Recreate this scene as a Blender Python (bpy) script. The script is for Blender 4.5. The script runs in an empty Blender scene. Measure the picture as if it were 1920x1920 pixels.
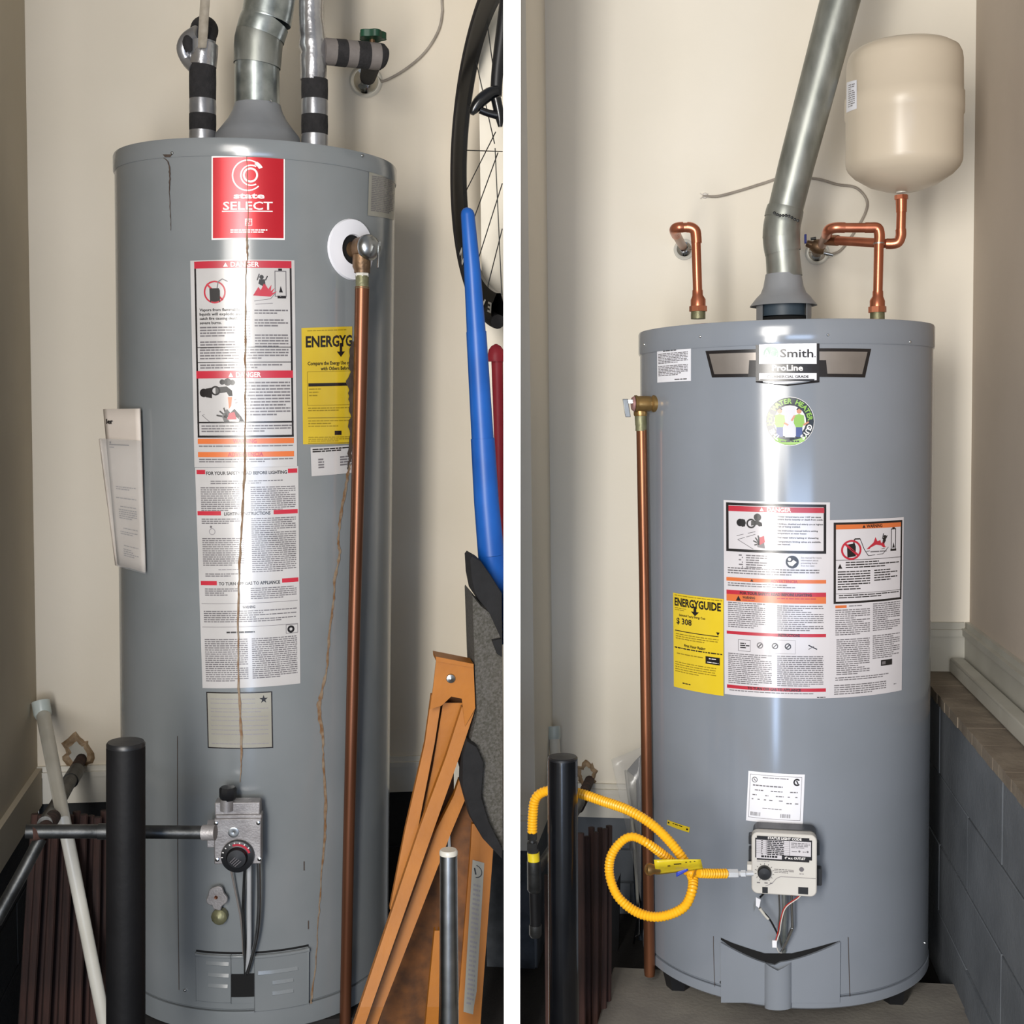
import bpy, math, random
from mathutils import Vector, Matrix
random.seed(7)
sc = bpy.context.scene
COL = sc.collection
PI = math.pi
# ------------------------------------------------------------------ camera
F = 2400.0; CC = 960.0
D0 = 0.58        # depths below 1.9 in this script are counted from a point D0 ahead of the lens
PITCH = math.atan(0.100); H = 1.25
cam_d = bpy.data.cameras.new('camera'); cam = bpy.data.objects.new('camera', cam_d); COL.objects.link(cam)
cam_d.sensor_width = 36; cam_d.lens = 36 * F / 1920.0; cam_d.clip_start = 0.05
cam.location = (0, 0, H); cam.rotation_euler = (PI/2 - PITCH, 0, 0)
sc.camera = cam
# ------------------------------------------------------------------ view and lights
vs = sc.view_settings
vs.view_transform = 'Standard'; vs.look = 'None'; vs.exposure = 0.0; vs.gamma = 1; vs.use_curve_mapping = False
W = bpy.data.worlds.new('world'); sc.world = W; W.use_nodes = True
bg = W.node_tree.nodes['Background']; bg.inputs[0].default_value = (0.92, 0.95, 1.0, 1); bg.inputs[1].default_value = 0.29
def area(name, loc, target, sx, sy, power, col):
    l = bpy.data.lights.new(name, 'AREA'); l.shape = 'RECTANGLE'; l.size = sx; l.size_y = sy; l.energy = power; l.color = col
    o = bpy.data.objects.new(name, l); COL.objects.link(o); o.location = loc
    d = (Vector(target) - Vector(loc)).normalized(); o.rotation_euler = d.to_track_quat('-Z', 'Y').to_euler(); return o
area('daylight_doorway', (-1.4, -3.4, 2.2), (0.1, 2.4, 1.5), 2.2, 2.2, 145, (1.0, 0.955, 0.89))
area('sky_opening', (0.5, -2.4, 0.7), (0.5, 2.0, 0.5), 1.6, 0.7, 26, (0.50, 0.68, 1.0))
area('highlight_strip', (-0.49, -0.25, 1.24), (-0.05, 2.2, 1.24), 0.27, 1.52, 50.0, (1.0, 0.965, 0.915))  # strip lamp added beside the camera, stands in for the bright opening
area('highlight_strip_low', (-0.28, -0.25, 0.26), (-0.05, 2.2, 0.4), 0.16, 0.40, 2.5, (0.50, 0.68, 1.0))  # low bluish lamp added below the strip for the tanks' lower highlight
# ------------------------------------------------------------------ frames of the two closets
WR = Vector((1,0,0)); WU = Vector((0,-math.cos(PITCH),-math.sin(PITCH))); WF = Vector((0,-math.sin(PITCH),math.cos(PITCH)))
def ray(u, v): return Vector((u-CC, v-CC, F))
class Bay:
    def __init__(s, xv, horizon, xd):
        Yv = F*F/(CC-horizon)
        s.down = Vector((xv-CC, Yv, F)).normalized(); s.up = -s.down
        yy = -((xd-CC)*s.down.x + F*s.down.z)/s.down.y
        s.dep = Vector((xd-CC, yy, F)).normalized(); s.right = s.down.cross(s.dep)
        def w(c): return (c.dot(WR), c.dot(WF), c.dot(WU))
        a, b, c = w(s.right), w(s.dep), w(s.up)
        s.M = Matrix(((a[0],b[0],c[0],0),(a[1],b[1],c[1],0),(a[2],b[2],c[2],H),(0,0,0,1)))
    def r(s, u, v):
        q = ray(u, v); return Vector((q.dot(s.right), q.dot(s.dep), q.dot(s.up)))
    def P(s, u, v, Y):
        if Y < 1.9: Y += D0
        q = s.r(u, v); return q*(Y/q.y)
    def PZ(s, u, v, Z): q = s.r(u, v); return q*(Z/q.z)
    def PX(s, u, v, X): q = s.r(u, v); return q*(X/q.x)
    def fd(s, p): return p.x*s.right.z + p.y*s.dep.z + p.z*s.up.z
    def px(s, p):
        c = p.x*s.right + p.y*s.dep + p.z*s.up
        return (CC+F*c.x/c.z, CC+F*c.y/c.z)
    def m(s, w, p): return w*s.fd(p)/F        # pixels -> metres at p
L = Bay(500, 735, 560)
R = Bay(1425, 800, 1320)
# ------------------------------------------------------------------ materials
def lin(h):
    if isinstance(h, str):
        h = h.lstrip('#'); c = [int(h[i:i+2], 16)/255 for i in (0,2,4)]
    else: c = h
    return tuple(x/12.92 if x <= 0.04045 else ((x+0.055)/1.055)**2.4 for x in c) + (1,)
MATS = {}
def mk(name, col, rough=0.6, metal=0, col2=None, scale=12, stretch=(1,1,1), bump=0, bscale=150, coat=0, spec=0.5, alpha=1, lo=0.35, hi=0.65, trans=0, rvar=0, detail=5):
    if name in MATS: return MATS[name]
    m = bpy.data.materials.new(name); m.use_nodes = True; nt = m.node_tree; N = nt.nodes; b = N['Principled BSDF']
    b.inputs['Roughness'].default_value = rough; b.inputs['Metallic'].default_value = metal
    b.inputs['Coat Weight'].default_value = coat; b.inputs['Coat Roughness'].default_value = 0.12
    b.inputs['Specular IOR Level'].default_value = spec; b.inputs['Alpha'].default_value = alpha
    b.inputs['Transmission Weight'].default_value = trans
    c1 = lin(col); c2 = lin(col2) if col2 else tuple(x*0.9 for x in c1[:3])+(1,)
    tc = N.new('ShaderNodeTexCoord'); mp = N.new('ShaderNodeMapping'); mp.inputs['Scale'].default_value = stretch
    nt.links.new(tc.outputs['Object'], mp.inputs['Vector'])
    n = N.new('ShaderNodeTexNoise'); n.inputs['Scale'].default_value = scale; n.inputs['Detail'].default_value = detail
    nt.links.new(mp.outputs[0], n.inputs['Vector'])
    rp = N.new('ShaderNodeValToRGB'); rp.color_ramp.elements[0].position = lo; rp.color_ramp.elements[1].position = hi
    rp.color_ramp.elements[0].color = c2; rp.color_ramp.elements[1].color = c1
    nt.links.new(n.outputs['Fac'], rp.inputs[0]); nt.links.new(rp.outputs[0], b.inputs['Base Color'])
    if rvar:
        mr = N.new('ShaderNodeMapRange'); mr.inputs['To Min'].default_value = max(0.02, rough-rvar); mr.inputs['To Max'].default_value = rough+rvar
        nt.links.new(n.outputs['Fac'], mr.inputs[0]); nt.links.new(mr.outputs[0], b.inputs['Roughness'])
    if bump:
        n2 = N.new('ShaderNodeTexNoise'); n2.inputs['Scale'].default_value = bscale; n2.inputs['Detail'].default_value = 4
        nt.links.new(mp.outputs[0], n2.inputs['Vector'])
        bp = N.new('ShaderNodeBump'); bp.inputs['Strength'].default_value = bump; bp.inputs['Distance'].default_value = 0.004
        nt.links.new(n2.outputs['Fac'], bp.inputs['Height']); nt.links.new(bp.outputs[0], b.inputs['Normal'])
    MATS[name] = m; return m
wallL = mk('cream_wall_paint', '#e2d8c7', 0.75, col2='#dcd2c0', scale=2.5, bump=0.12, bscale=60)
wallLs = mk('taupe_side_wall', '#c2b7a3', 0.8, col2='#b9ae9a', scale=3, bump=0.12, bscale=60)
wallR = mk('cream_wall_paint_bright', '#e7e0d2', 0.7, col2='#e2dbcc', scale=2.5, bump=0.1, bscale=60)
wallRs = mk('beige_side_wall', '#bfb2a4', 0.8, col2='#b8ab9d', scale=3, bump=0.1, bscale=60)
white = mk('partition_white', '#fbfbf8', 0.6, col2='#f6f6f2', scale=3)
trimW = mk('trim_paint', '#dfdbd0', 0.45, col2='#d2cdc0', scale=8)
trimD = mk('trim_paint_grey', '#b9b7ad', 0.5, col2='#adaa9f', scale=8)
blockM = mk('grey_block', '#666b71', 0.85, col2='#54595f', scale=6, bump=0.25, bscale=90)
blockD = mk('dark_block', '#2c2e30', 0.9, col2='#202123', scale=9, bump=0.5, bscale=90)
jointM = mk('block_joint', '#54585c', 0.95, col2='#3b3e42', scale=20, bump=0.3)
ledgeM = mk('ledge_mortar', '#84796a', 0.9, col2='#6d6255', scale=14, bump=0.35, bscale=70)
concM = mk('concrete_pad', '#8a857c', 0.9, col2='#75706a', scale=8, bump=0.2, bscale=120)
floorM = mk('dark_floor', '#211e1d', 0.9, col2='#191716', scale=8, bump=0.3)
tankL = mk('grey_enamel_old', '#7c8082', 0.2, col2='#757a7c', scale=6, bump=0.02, bscale=12, spec=0.9, rvar=0.04)
tankR = mk('grey_enamel_new', '#858b94', 0.15, col2='#81878f', scale=5, bump=0.015, bscale=9, spec=1.0)
hoodM = mk('hood_grey', '#85878a', 0.4, col2='#7b7d80', scale=12)
galv = mk('galvanised_steel', '#b4bab8', 0.33, 0.85, col2='#8f9795', scale=35, rvar=0.1, bump=0.03, bscale=20)
galvD = mk('galvanised_dull', '#9d9f99', 0.42, 0.7, col2='#7f827c', scale=30, stretch=(1,1,.4), rvar=0.12, bump=0.10, bscale=30)
chrome = mk('chrome', '#dfe3e6', 0.1, 1.0, col2='#c8ccd0')
steel = mk('brushed_steel', '#b2b4b4', 0.3, 1.0, col2='#9a9c9c', scale=30)
steelD = mk('dark_steel', '#4e4f4f', 0.45, 0.8, col2='#343535', scale=30, bump=0.1)
alu = mk('cast_aluminium', '#a3a0a0', 0.5, 0.5, col2='#8c8888', scale=30, bump=0.15, bscale=300)
copper = mk('copper_bright', '#cf8465', 0.3, 0.85, col2='#b4664a', scale=18, stretch=(1,1,.3), rvar=0.08)
copperD = mk('copper_aged', '#9c684a', 0.34, 0.8, col2='#774a33', scale=12, stretch=(1,1,.15), rvar=0.08)
copperB = mk('copper_brown', '#875840', 0.36, 0.75, col2='#65402d', scale=10, stretch=(1,1,.15), rvar=0.08)
brass = mk('brass', '#a98a58', 0.35, 0.85, col2='#8a6c42', scale=25, bump=0.08)
brassD = mk('brass_tarnished', '#86694d', 0.45, 0.7, col2='#5d4a38', scale=25, bump=0.2)
brassG = mk('brass_verdigris', '#8c8a6c', 0.5, 0.6, col2='#6d6c50', scale=40, bump=0.2)
nickel = mk('bright_nickel', '#e4e6e8', 0.25, 0.45, col2='#cfd2d5')
solder = mk('solder_ring', '#c9c6c0', 0.3, 0.95, col2='#a79f97')
blk = mk('black_plastic', '#17181b', 0.4, col2='#121316', scale=20)
blkG = mk('black_gloss_pipe', '#0d0f13', 0.22, col2='#08090c', scale=14, bump=0.04, bscale=30, coat=0.2)
blkM = mk('black_matte_pipe', '#101012', 0.6, col2='#0b0b0d', scale=14, bump=0.1, bscale=80, spec=0.2)
foam = mk('black_foam', '#2a2829', 0.95, col2='#1e1d1e', scale=60, bump=0.6, bscale=220)
foamG = mk('grey_cloth_tape', '#77706c', 0.6, col2='#6a6460', scale=20, bump=0.2)
tape = mk('silver_duct_tape', '#b3b4b8', 0.32, 0.75, col2='#8d8e92', scale=14, bump=0.25, bscale=30)
foil = mk('crinkled_foil_tape', '#c9c9cc', 0.25, 0.85, col2='#a4a4a8', scale=14, bump=0.8, bscale=22)
strapM = mk('webbing_strap', '#a39a8c', 0.85, col2='#918879', scale=60, bump=0.3)
green = mk('green_valve_handle', '#174a34', 0.4, col2='#0f3a28', scale=20)
wireM = mk('grey_cable', '#a49b90', 0.5, col2='#8d857b', scale=30)
wirew = mk('white_wire', '#d9d3ca', 0.5)
wirer = mk('red_wire', '#b32a22', 0.45)
tyre = mk('tyre_rubber', '#232021', 0.6, col2='#1a1819', scale=60, bump=0.15)
rimM = mk('wheel_rim_black', '#151516', 0.28, col2='#0e0e0f', scale=20)
lett = mk('tyre_lettering', '#d2ccc0', 0.5)
blueF = mk('blue_plastic', '#1a5aac', 0.38, col2='#134d9a', scale=9, spec=0.4)
redF = mk('red_plastic', '#cf4250', 0.4, col2='#c23644', scale=9)
orange = mk('orange_enamel', '#ab680e', 0.5, col2='#9f5f0a', scale=14, bump=0.05)
orangeD = mk('orange_enamel_brown', '#7a4a1e', 0.7, col2='#513115', scale=30, bump=0.1)  # darker brown tone for the trestle's inner legs, web and brace
bagG = mk('grey_mesh_cloth', '#5d5a56', 0.9, col2='#48463f', scale=260, bump=0.9, bscale=300, detail=1)
bagB = mk('black_cloth', '#1b1b1d', 0.9, col2='#141416', scale=40, bump=0.3)
rust = mk('rusty_iron', '#452b23', 0.85, col2='#241613', scale=45, stretch=(1,1,.12), bump=0.5, bscale=60)
pvc = mk('pvc_pipe', '#cfccc2', 0.35, col2='#c3c0b5', scale=10)
pvcG = mk('pvc_pipe_cool', '#c4ccc6', 0.35, col2='#b7c0ba', scale=10)
paper = mk('paper_label', '#bfbcbb', 0.22, col2='#b6b3b1', scale=12, spec=0.9)
paperY = mk('aged_label', '#9c9a90', 0.35, col2='#908c80', scale=9)
paperR = mk('bright_label', '#d2ced1', 0.2, spec=0.9, col2='#ccc8cb', scale=12)
paperW = mk('white_label', '#e9e9ee', 0.4, col2='#e2e2e8', scale=12)
docP = mk('manual_paper', '#d9cfc5', 0.7, col2='#cfc4b9', scale=6)
clearP = mk('clear_poly_sheet', '#e8e8e8', 0.15, alpha=0.20, spec=0.8, bump=0.8, bscale=14)
inkK = mk('ink_black', '#1d1a1b', 0.26, spec=0.6); inkG = mk('ink_grey', '#6f6b6e', 0.26, spec=0.6); inkL = mk('ink_pale', '#8f8b8e', 0.26, spec=0.6)
inkR = mk('ink_red', '#b92b3c', 0.26, spec=0.6); inkO = mk('ink_orange', '#d5713c', 0.26, spec=0.6); inkW = mk('ink_white', '#f2eeea', 0.26, spec=0.6)
inkY = mk('label_yellow', '#e3c62f', 0.21, spec=0.9, col2='#dbbd29'); inkYL = mk('label_yellow_old', '#c9ad2c', 0.21, spec=0.9, col2='#bfa227')
inkYd = mk('ink_on_yellow', '#8f7a1c', 0.26, spec=0.6)
redS = mk('red_foil_sign', '#bd1f2b', 0.25, 0.25, col2='#b31b27', scale=8)
silv = mk('silver_foil', '#a39c96', 0.3, 0.6, col2='#938c86')
dgrn = mk('logo_green', '#1f6e55', 0.26, spec=0.6); lgrn = mk('sticker_green', '#8cbb4a', 0.26, spec=0.6); denim = mk('trouser_blue', '#3a4a86', 0.26, spec=0.6); skin = mk('printed_skin', '#c98a68', 0.26, spec=0.6)
navy = mk('ink_navy', '#20262b', 0.26, spec=0.6)
stainM = mk('rust_stain', '#765434', 0.7, col2='#8a7a66', scale=90, detail=2)
markD = mk('dark_brown_mark', '#4b4038', 0.8, col2='#3c3029', scale=60)
yhose = mk('yellow_coated_hose', '#eeb01c', 0.4, col2='#e8a716', scale=20)
yfoil = mk('yellow_tag', '#d8c229', 0.3, col2='#c5ad1f', scale=14, bump=0.5, bscale=40)
blueT = mk('blue_tag', '#2338a8', 0.4)
beigeT = mk('beige_enamel', '#c9bca8', 0.3, col2='#c5b8a4', scale=5, spec=0.35)
ivory = mk('ivory_plastic', '#cdc9c2', 0.42, col2='#c6c2ba', scale=10)
plas = mk('torn_plaster', '#b9a184', 0.9, col2='#8d7355', scale=40, bump=1.0, bscale=60)
dark = mk('dark_void', '#070708', 0.9)
redpl = mk('red_plug', '#8e2a1e', 0.5)
# ------------------------------------------------------------------ mesh builder
def catmull(pts, n=6):
    out = []
    P_ = [pts[0]] + list(pts) + [pts[-1]]
    for i in range(1, len(P_)-2):
        p0, p1, p2, p3 = P_[i-1], P_[i], P_[i+1], P_[i+2]
        for k in range(n):
            t = k/n
            out.append(tuple(0.5*((2*b)+(-a+c)*t+(2*a-5*b+4*c-d)*t*t+(-a+3*b-3*c+d)*t**3) for a, b, c, d in zip(p0, p1, p2, p3)))
    out.append(tuple(pts[-1])); return out
LOC = {}
class MB:
    def __init__(s): s.v = []; s.f = []; s.mi = []; s.sm = []
    def add(s, vs_, fs, mi=0, sm=True):
        b = len(s.v); s.v += [Vector(q) for q in vs_]
        for f in fs: s.f.append([b+i for i in f]); s.mi.append(mi); s.sm.append(sm)
    def box(s, c, ax, ay, az, mi=0):
        c = Vector(c); q = [c+sx*ax+sy*ay+sz*az for sx in (-1,1) for sy in (-1,1) for sz in (-1,1)]
        s.add(q, [(0,1,3,2),(4,6,7,5),(0,4,5,1),(2,3,7,6),(0,2,6,4),(1,5,7,3)], mi, False)
    def abox(s, x0, x1, y0, y1, z0, z1, mi=0):
        s.box(((x0+x1)/2,(y0+y1)/2,(z0+z1)/2), Vector(((x1-x0)/2,0,0)), Vector((0,(y1-y0)/2,0)), Vector((0,0,(z1-z0)/2)), mi)
    def tube(s, pts, rad, seg=16, caps=True, mi=0, ang0=0, squash=1.0):
        pts = [Vector(p) for p in pts]; n = len(pts)
        if not hasattr(rad, '__len__'): rad = [rad]*n
        t = [(pts[min(i+1,n-1)]-pts[max(i-1,0)]).normalized() for i in range(n)]
        a = Vector((0,0,1)) if abs(t[0].z) < 0.9 else Vector((0,-1,0))
        u = (a - a.dot(t[0])*t[0]).normalized(); vs_ = []
        for i in range(n):
            u = (u - u.dot(t[i])*t[i]).normalized(); w = t[i].cross(u)
            for k in range(seg):
                th = ang0+2*PI*k/seg; vs_.append(pts[i]+rad[i]*(math.cos(th)*u*squash+math.sin(th)*w))
        fs = [(i*seg+k, i*seg+(k+1)%seg, (i+1)*seg+(k+1)%seg, (i+1)*seg+k) for i in range(n-1) for k in range(seg)]
        s.add(vs_, fs, mi, seg > 8)
        if caps:
            s.add(vs_[:seg], [tuple(range(seg))[::-1]], mi, False); s.add(vs_[-seg:], [tuple(range(seg))], mi, False)
    def lathe(s, o, ax, prof, seg=32, mi=0, smooth=True):
        o = Vector(o); ax = Vector(ax).normalized(); a = Vector((1,0,0)) if abs(ax.x) < 0.9 else Vector((0,0,1))
        u = (a-a.dot(ax)*ax).normalized(); w = ax.cross(u); vs_ = []
        for r, h in prof:
            for k in range(seg):
                th = 2*PI*k/seg; vs_.append(o+ax*h+max(r,1e-5)*(math.cos(th)*u+math.sin(th)*w))
        n = len(prof)
        s.add(vs_, [(i*seg+k, i*seg+(k+1)%seg, (i+1)*seg+(k+1)%seg, (i+1)*seg+k) for i in range(n-1) for k in range(seg)], mi, smooth)
    def prism(s, poly, ext, mi=0, sm=False):
        n = len(poly); ext = Vector(ext); a = [Vector(p) for p in poly]; b = [p+ext for p in a]
        s.add(a+b, [tuple(range(n)), tuple(range(2*n-1, n-1, -1))] + [(i, i+n, (i+1)%n+n, (i+1)%n) for i in range(n)], mi, sm)
    def grid(s, nu, nv, fn, mi=0, sm=True):
        vs_ = [fn(i/nu, j/nv) for j in range(nv+1) for i in range(nu+1)]
        s.add(vs_, [(j*(nu+1)+i, j*(nu+1)+i+1, (j+1)*(nu+1)+i+1, (j+1)*(nu+1)+i) for j in range(nv) for i in range(nu)], mi, sm)
    def build(s, name, mats, parent=None, bay=R, label=None, cat=None, group=None, kind=None, loc=None, bevel=0, solid=0, weld=False):
        if not isinstance(mats, (list, tuple)): mats = [mats]
        if parent is not None: loc = LOC[parent.name]
        if loc is None:
            xs = [q.x for q in s.v]; ys = [q.y for q in s.v]; zs = [q.z for q in s.v]
            loc = Vector(((min(xs)+max(xs))/2, (min(ys)+max(ys))/2, min(zs)))
        loc = Vector(loc); me = bpy.data.meshes.new(name)
        me.from_pydata([q-loc for q in s.v], [], s.f)
        for m_ in mats: me.materials.append(m_)
        me.polygons.foreach_set('material_index', s.mi); me.polygons.foreach_set('use_smooth', s.sm); me.update(); me.set_sharp_from_angle(angle=math.radians(38))
        o = bpy.data.objects.new(name, me); COL.objects.link(o); LOC[o.name] = loc
        if parent is not None: o.parent = parent
        else: o.matrix_world = (bay.M if bay else Matrix.Identity(4)) @ Matrix.Translation(loc)
        if bevel:
            b = o.modifiers.new('bevel', 'BEVEL'); b.width = bevel; b.segments = 2; b.limit_method = 'ANGLE'
        if solid:
            b = o.modifiers.new('solid', 'SOLIDIFY'); b.thickness = solid; b.offset = 0
        for k_, v_ in (('label', label), ('category', cat), ('group', group), ('kind', kind)):
            if v_: o[k_] = v_
        return o
def thing(bay, name, label, cat, loc, group=None):
    o = bpy.data.objects.new(name, None); COL.objects.link(o); loc = Vector(loc)
    o.matrix_world = bay.M @ Matrix.Translation(loc); LOC[o.name] = loc; o.empty_display_size = 0.05
    o['label'] = label; o['category'] = cat
    if group: o['group'] = group
    return o
def tpx(mb, bay, pts, n=0, seg=16, mi=0, caps=True):       # tube through (u, v, depth, width in px)
    if n: pts = catmull(pts, n)
    P_ = [bay.P(u, v, Y) for u, v, Y, w in pts]
    mb.tube(P_, [bay.m(w/2, p) for p, (u, v, Y, w) in zip(P_, pts)], seg, caps, mi)
    return P_
class Tank:
    def __init__(s, bay, uL, uR, v, rad):
        a, b = bay.r(uL, v), bay.r(uR, v); A = math.atan2(a.x, a.y); B = math.atan2(b.x, b.y)
        d = rad/math.sin((B-A)/2); m = (A+B)/2
        s.bay = bay; s.c = Vector((d*math.sin(m), d*math.cos(m), 0)); s.R = rad; s.az = m
    def hit(s, u, v, out=0):
        q = s.bay.r(u, v); rr = s.R+out
        a = q.x**2+q.y**2; b = -2*(q.x*s.c.x+q.y*s.c.y); c = s.c.x**2+s.c.y**2-rr*rr
        D = b*b-4*a*c; t = (-b-math.sqrt(D))/(2*a) if D > 0 else -b/(2*a)
        p = q*t; return math.atan2(p.x-s.c.x, -(p.y-s.c.y)), p.z
    def pos(s, th, z, out=0):
        r = s.R+out; return Vector((s.c.x+r*math.sin(th), s.c.y-r*math.cos(th), z))
    def shell(s, mb, u0, v0, u1, v1, o0, o1, n=16, mi=0):   # curved solid plate between two pixel corners
        t0, z0 = s.hit(u0, v0); t1, z1 = s.hit(u1, v1); s.shellz(mb, t0, t1, z0, z1, o0, o1, n, mi)
    def shellz(s, mb, t0, t1, z0, z1, o0, o1, n=16, mi=0):
        vs_ = []
        for i in range(n+1):
            t = t0+(t1-t0)*i/n
            vs_ += [s.pos(t, z0, o0), s.pos(t, z0, o1), s.pos(t, z1, o1), s.pos(t, z1, o0)]
        fs = [(4*i+k, 4*i+(k+1)%4, 4*i+4+(k+1)%4, 4*i+4+k) for i in range(n) for k in range(4)] + [(0,1,2,3), (4*n+3,4*n+2,4*n+1,4*n)]
        mb.add(vs_, fs, mi, False)
    def ribbon(s, mb, pts, off=0.0006, mi=0, wob=0):        # (u, v, width px) strip lying on the jacket
        if wob:
            rr_ = random.Random(len(pts)); pts = [(u+rr_.uniform(-wob,wob), v, max(.6, w*rr_.uniform(.45,1.05))) for u, v, w in catmull(pts, 7)]
        h = [(s.hit(u-w/2, v), s.hit(u+w/2, v)) for u, v, w in pts]; vs_ = []
        for (a, b) in h: vs_ += [s.pos(a[0], a[1], off), s.pos(b[0], b[1], off)]
        mb.add(vs_, [(2*i, 2*i+1, 2*i+3, 2*i+2) for i in range(len(h)-1)], mi)
class Fr:                                                   # little frame: px right, px down, px outwards
    def __init__(s, o, ex, ez, en, sc_): s.o, s.ex, s.ez, s.en, s.s = o, ex, ez, en, sc_
    def p(s, x, y, n=0): return s.o + s.s*(x*s.ex - y*s.ez + n*s.en)
    def box(s, mb, x0, y0, x1, y1, n0, n1, mi=0):
        mb.box(s.p((x0+x1)/2,(y0+y1)/2,(n0+n1)/2), s.ex*s.s*(x1-x0)/2, -s.ez*s.s*(y1-y0)/2, s.en*s.s*(n1-n0)/2, mi)
def tfr(t, u, v, out, tilt=0):
    th, z = t.hit(u, v, out); o = t.pos(th, z, out)
    ex = Vector((math.cos(th), math.sin(th), 0)); en = Vector((math.sin(th), -math.cos(th), 0)); ez = Vector((0,0,1))
    if tilt: ex, ez = ex*math.cos(tilt)+ez*math.sin(tilt), ez*math.cos(tilt)-ex*math.sin(tilt)
    return Fr(o, ex, ez, en, t.bay.fd(o)/F)
# ------------------------------------------------------------------ print on surfaces
TXT = {}
def textmesh(s_, bold):
    k = (s_, bold)
    if k not in TXT:
        cu = bpy.data.curves.new('t', 'FONT'); cu.body = s_; cu.size = 1; cu.offset = bold; cu.resolution_u = 2
        ob = bpy.data.objects.new('t', cu); me = bpy.data.meshes.new_from_object(ob)
        vv = [(q.co.x, q.co.y) for q in me.vertices]; ff = [tuple(p.vertices) for p in me.polygons]
        bpy.data.objects.remove(ob); bpy.data.curves.remove(cu); bpy.data.meshes.remove(me); TXT[k] = (vv, ff)
    return TXT[k]
class Print:
    def __init__(s, surf, w, h, nx=8, ny=1, lay=0.00045):
        s.surf, s.w, s.h, s.nx, s.lay = surf, w, h, nx, lay; s.mb = MB(); s.mats = []; s.rr = random.Random(int(w*7+h))
    def mi(s, m):
        if m not in s.mats: s.mats.append(m)
        return s.mats.index(m)
    def q(s, x, y, k): return s.surf(x/s.w, y/s.h, k*s.lay)
    def rect(s, x0, y0, x1, y1, m, k=1):
        n = max(1, int(math.ceil((x1-x0)/s.w*s.nx)))
        s.mb.grid(n, 1, lambda a, b: s.q(x0+(x1-x0)*a, y1+(y0-y1)*b, k), s.mi(m))
    def base(s, m, border=None): s.rect(0, 0, s.w, s.h, m, 0.6)
    def frame(s, x0, y0, x1, y1, t, m, k=1):
        s.rect(x0, y0, x1, y0+t, m, k); s.rect(x0, y1-t, x1, y1, m, k); s.rect(x0, y0+t, x0+t, y1-t, m, k); s.rect(x1-t, y0+t, x1, y1-t, m, k)
    def poly(s, pts, m, k=1.5):
        s.mb.add([s.q(x, y, k) for x, y in pts], [tuple(range(len(pts)))], s.mi(m))
    def ring(s, cx, cy, r0, r1, m, a0=0, a1=360, k=1.5, n=28, cx0=None):
        vs_ = []; cx0 = cx if cx0 is None else cx0
        for i in range(n+1):
            a = math.radians(a0+(a1-a0)*i/n)
            vs_ += [s.q(cx0+r0*math.cos(a), cy+r0*math.sin(a), k), s.q(cx+r1*math.cos(a), cy+r1*math.sin(a), k)]
        s.mb.add(vs_, [(2*i, 2*i+1, 2*i+3, 2*i+2) for i in range(n)], s.mi(m))
    def line(s, x0, y0, x1, y1, t, m, k=1.5):
        dx, dy = x1-x0, y1-y0; d = math.hypot(dx, dy) or 1; nx_, ny_ = -dy/d*t/2, dx/d*t/2
        s.poly([(x0+nx_, y0+ny_), (x1+nx_, y1+ny_), (x1-nx_, y1-ny_), (x0-nx_, y0-ny_)], m, k)
    def text(s, t, x, y, h, m, w=None, bold=0.012, k=2, rot=0, align='l'):  # baseline-left at (x, y), cap height h
        vv, ff = textmesh(t, bold); mx = max(q[0] for q in vv); mn = min(q[0] for q in vv)
        sy = h/0.70; sx = (w/(mx-mn)) if w else sy
        if align == 'c': ox = -(mx+mn)/2
        else: ox = -mn
        c, d = math.cos(rot), math.sin(rot); vs_ = []
        for a, b in vv:
            X, Y = (a+ox)*sx, -b*sy; vs_.append(s.q(x+c*X-d*Y, y+d*X+c*Y, k))
        s.mb.add(vs_, ff, s.mi(m))
    def lines(s, x0, y0, x1, y1, m, pitch=3.4, th=1.5, k=1.5, last=0.7, word=7):
        n = max(1, int((y1-y0)/pitch))
        for i in range(n):
            y = y0+i*pitch; x = x0; xe = x1 if i < n-1 or n == 1 else x0+(x1-x0)*last
            if s.rr.random() < 0.12: xe = x0+(x1-x0)*s.rr.uniform(0.5, 0.95)
            while x < xe:
                wl = min(s.rr.uniform(0.45, 1.6)*word, xe-x)
                if wl > 0.8:
                    s.mb.add([s.q(x, y+th, k), s.q(x+wl, y+th, k), s.q(x+wl, y, k), s.q(x, y, k)], [(0,1,2,3)], s.mi(m))
                x += wl+1.2
    def build(s, name, parent, bay, label=None): return s.mb.build(name, s.mats, parent, bay, label)
def tsurf(t, TL, TR, BR, BL, base=0.0004):
    h = [t.hit(*q) for q in (TL, TR, BR, BL)]
    def f(a, b, off):
        th = (h[0][0]*(1-a)+h[1][0]*a)*(1-b)+(h[3][0]*(1-a)+h[2][0]*a)*b
        z = (h[0][1]*(1-a)+h[1][1]*a)*(1-b)+(h[3][1]*(1-a)+h[2][1]*a)*b
        return t.pos(th, z, base+off)
    return f
def fsurf(fr, x0, y0, x1, y1, n=0.3):
    return lambda a, b, off: fr.p(x0+(x1-x0)*a, y0+(y1-y0)*b, n) + fr.en*off
# ================================================================== THE SETTING
TL_ = Tank(L, 217, 739, 600, 0.26); TR_ = Tank(R, 1200, 1750, 760, 0.27)
YbL = TL_.c.y+0.26+0.13; YbR = TR_.c.y+0.27+0.10
# centre partition between the two closets (world axes)
tW = 0.0280
mb = MB(); mb.abox(-tW/2, tW/2, 2.10, 3.3, -0.6, 2.8); mb.build('wall_center', white, None, None, kind='structure', loc=(0,2.10,-0.6))
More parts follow.
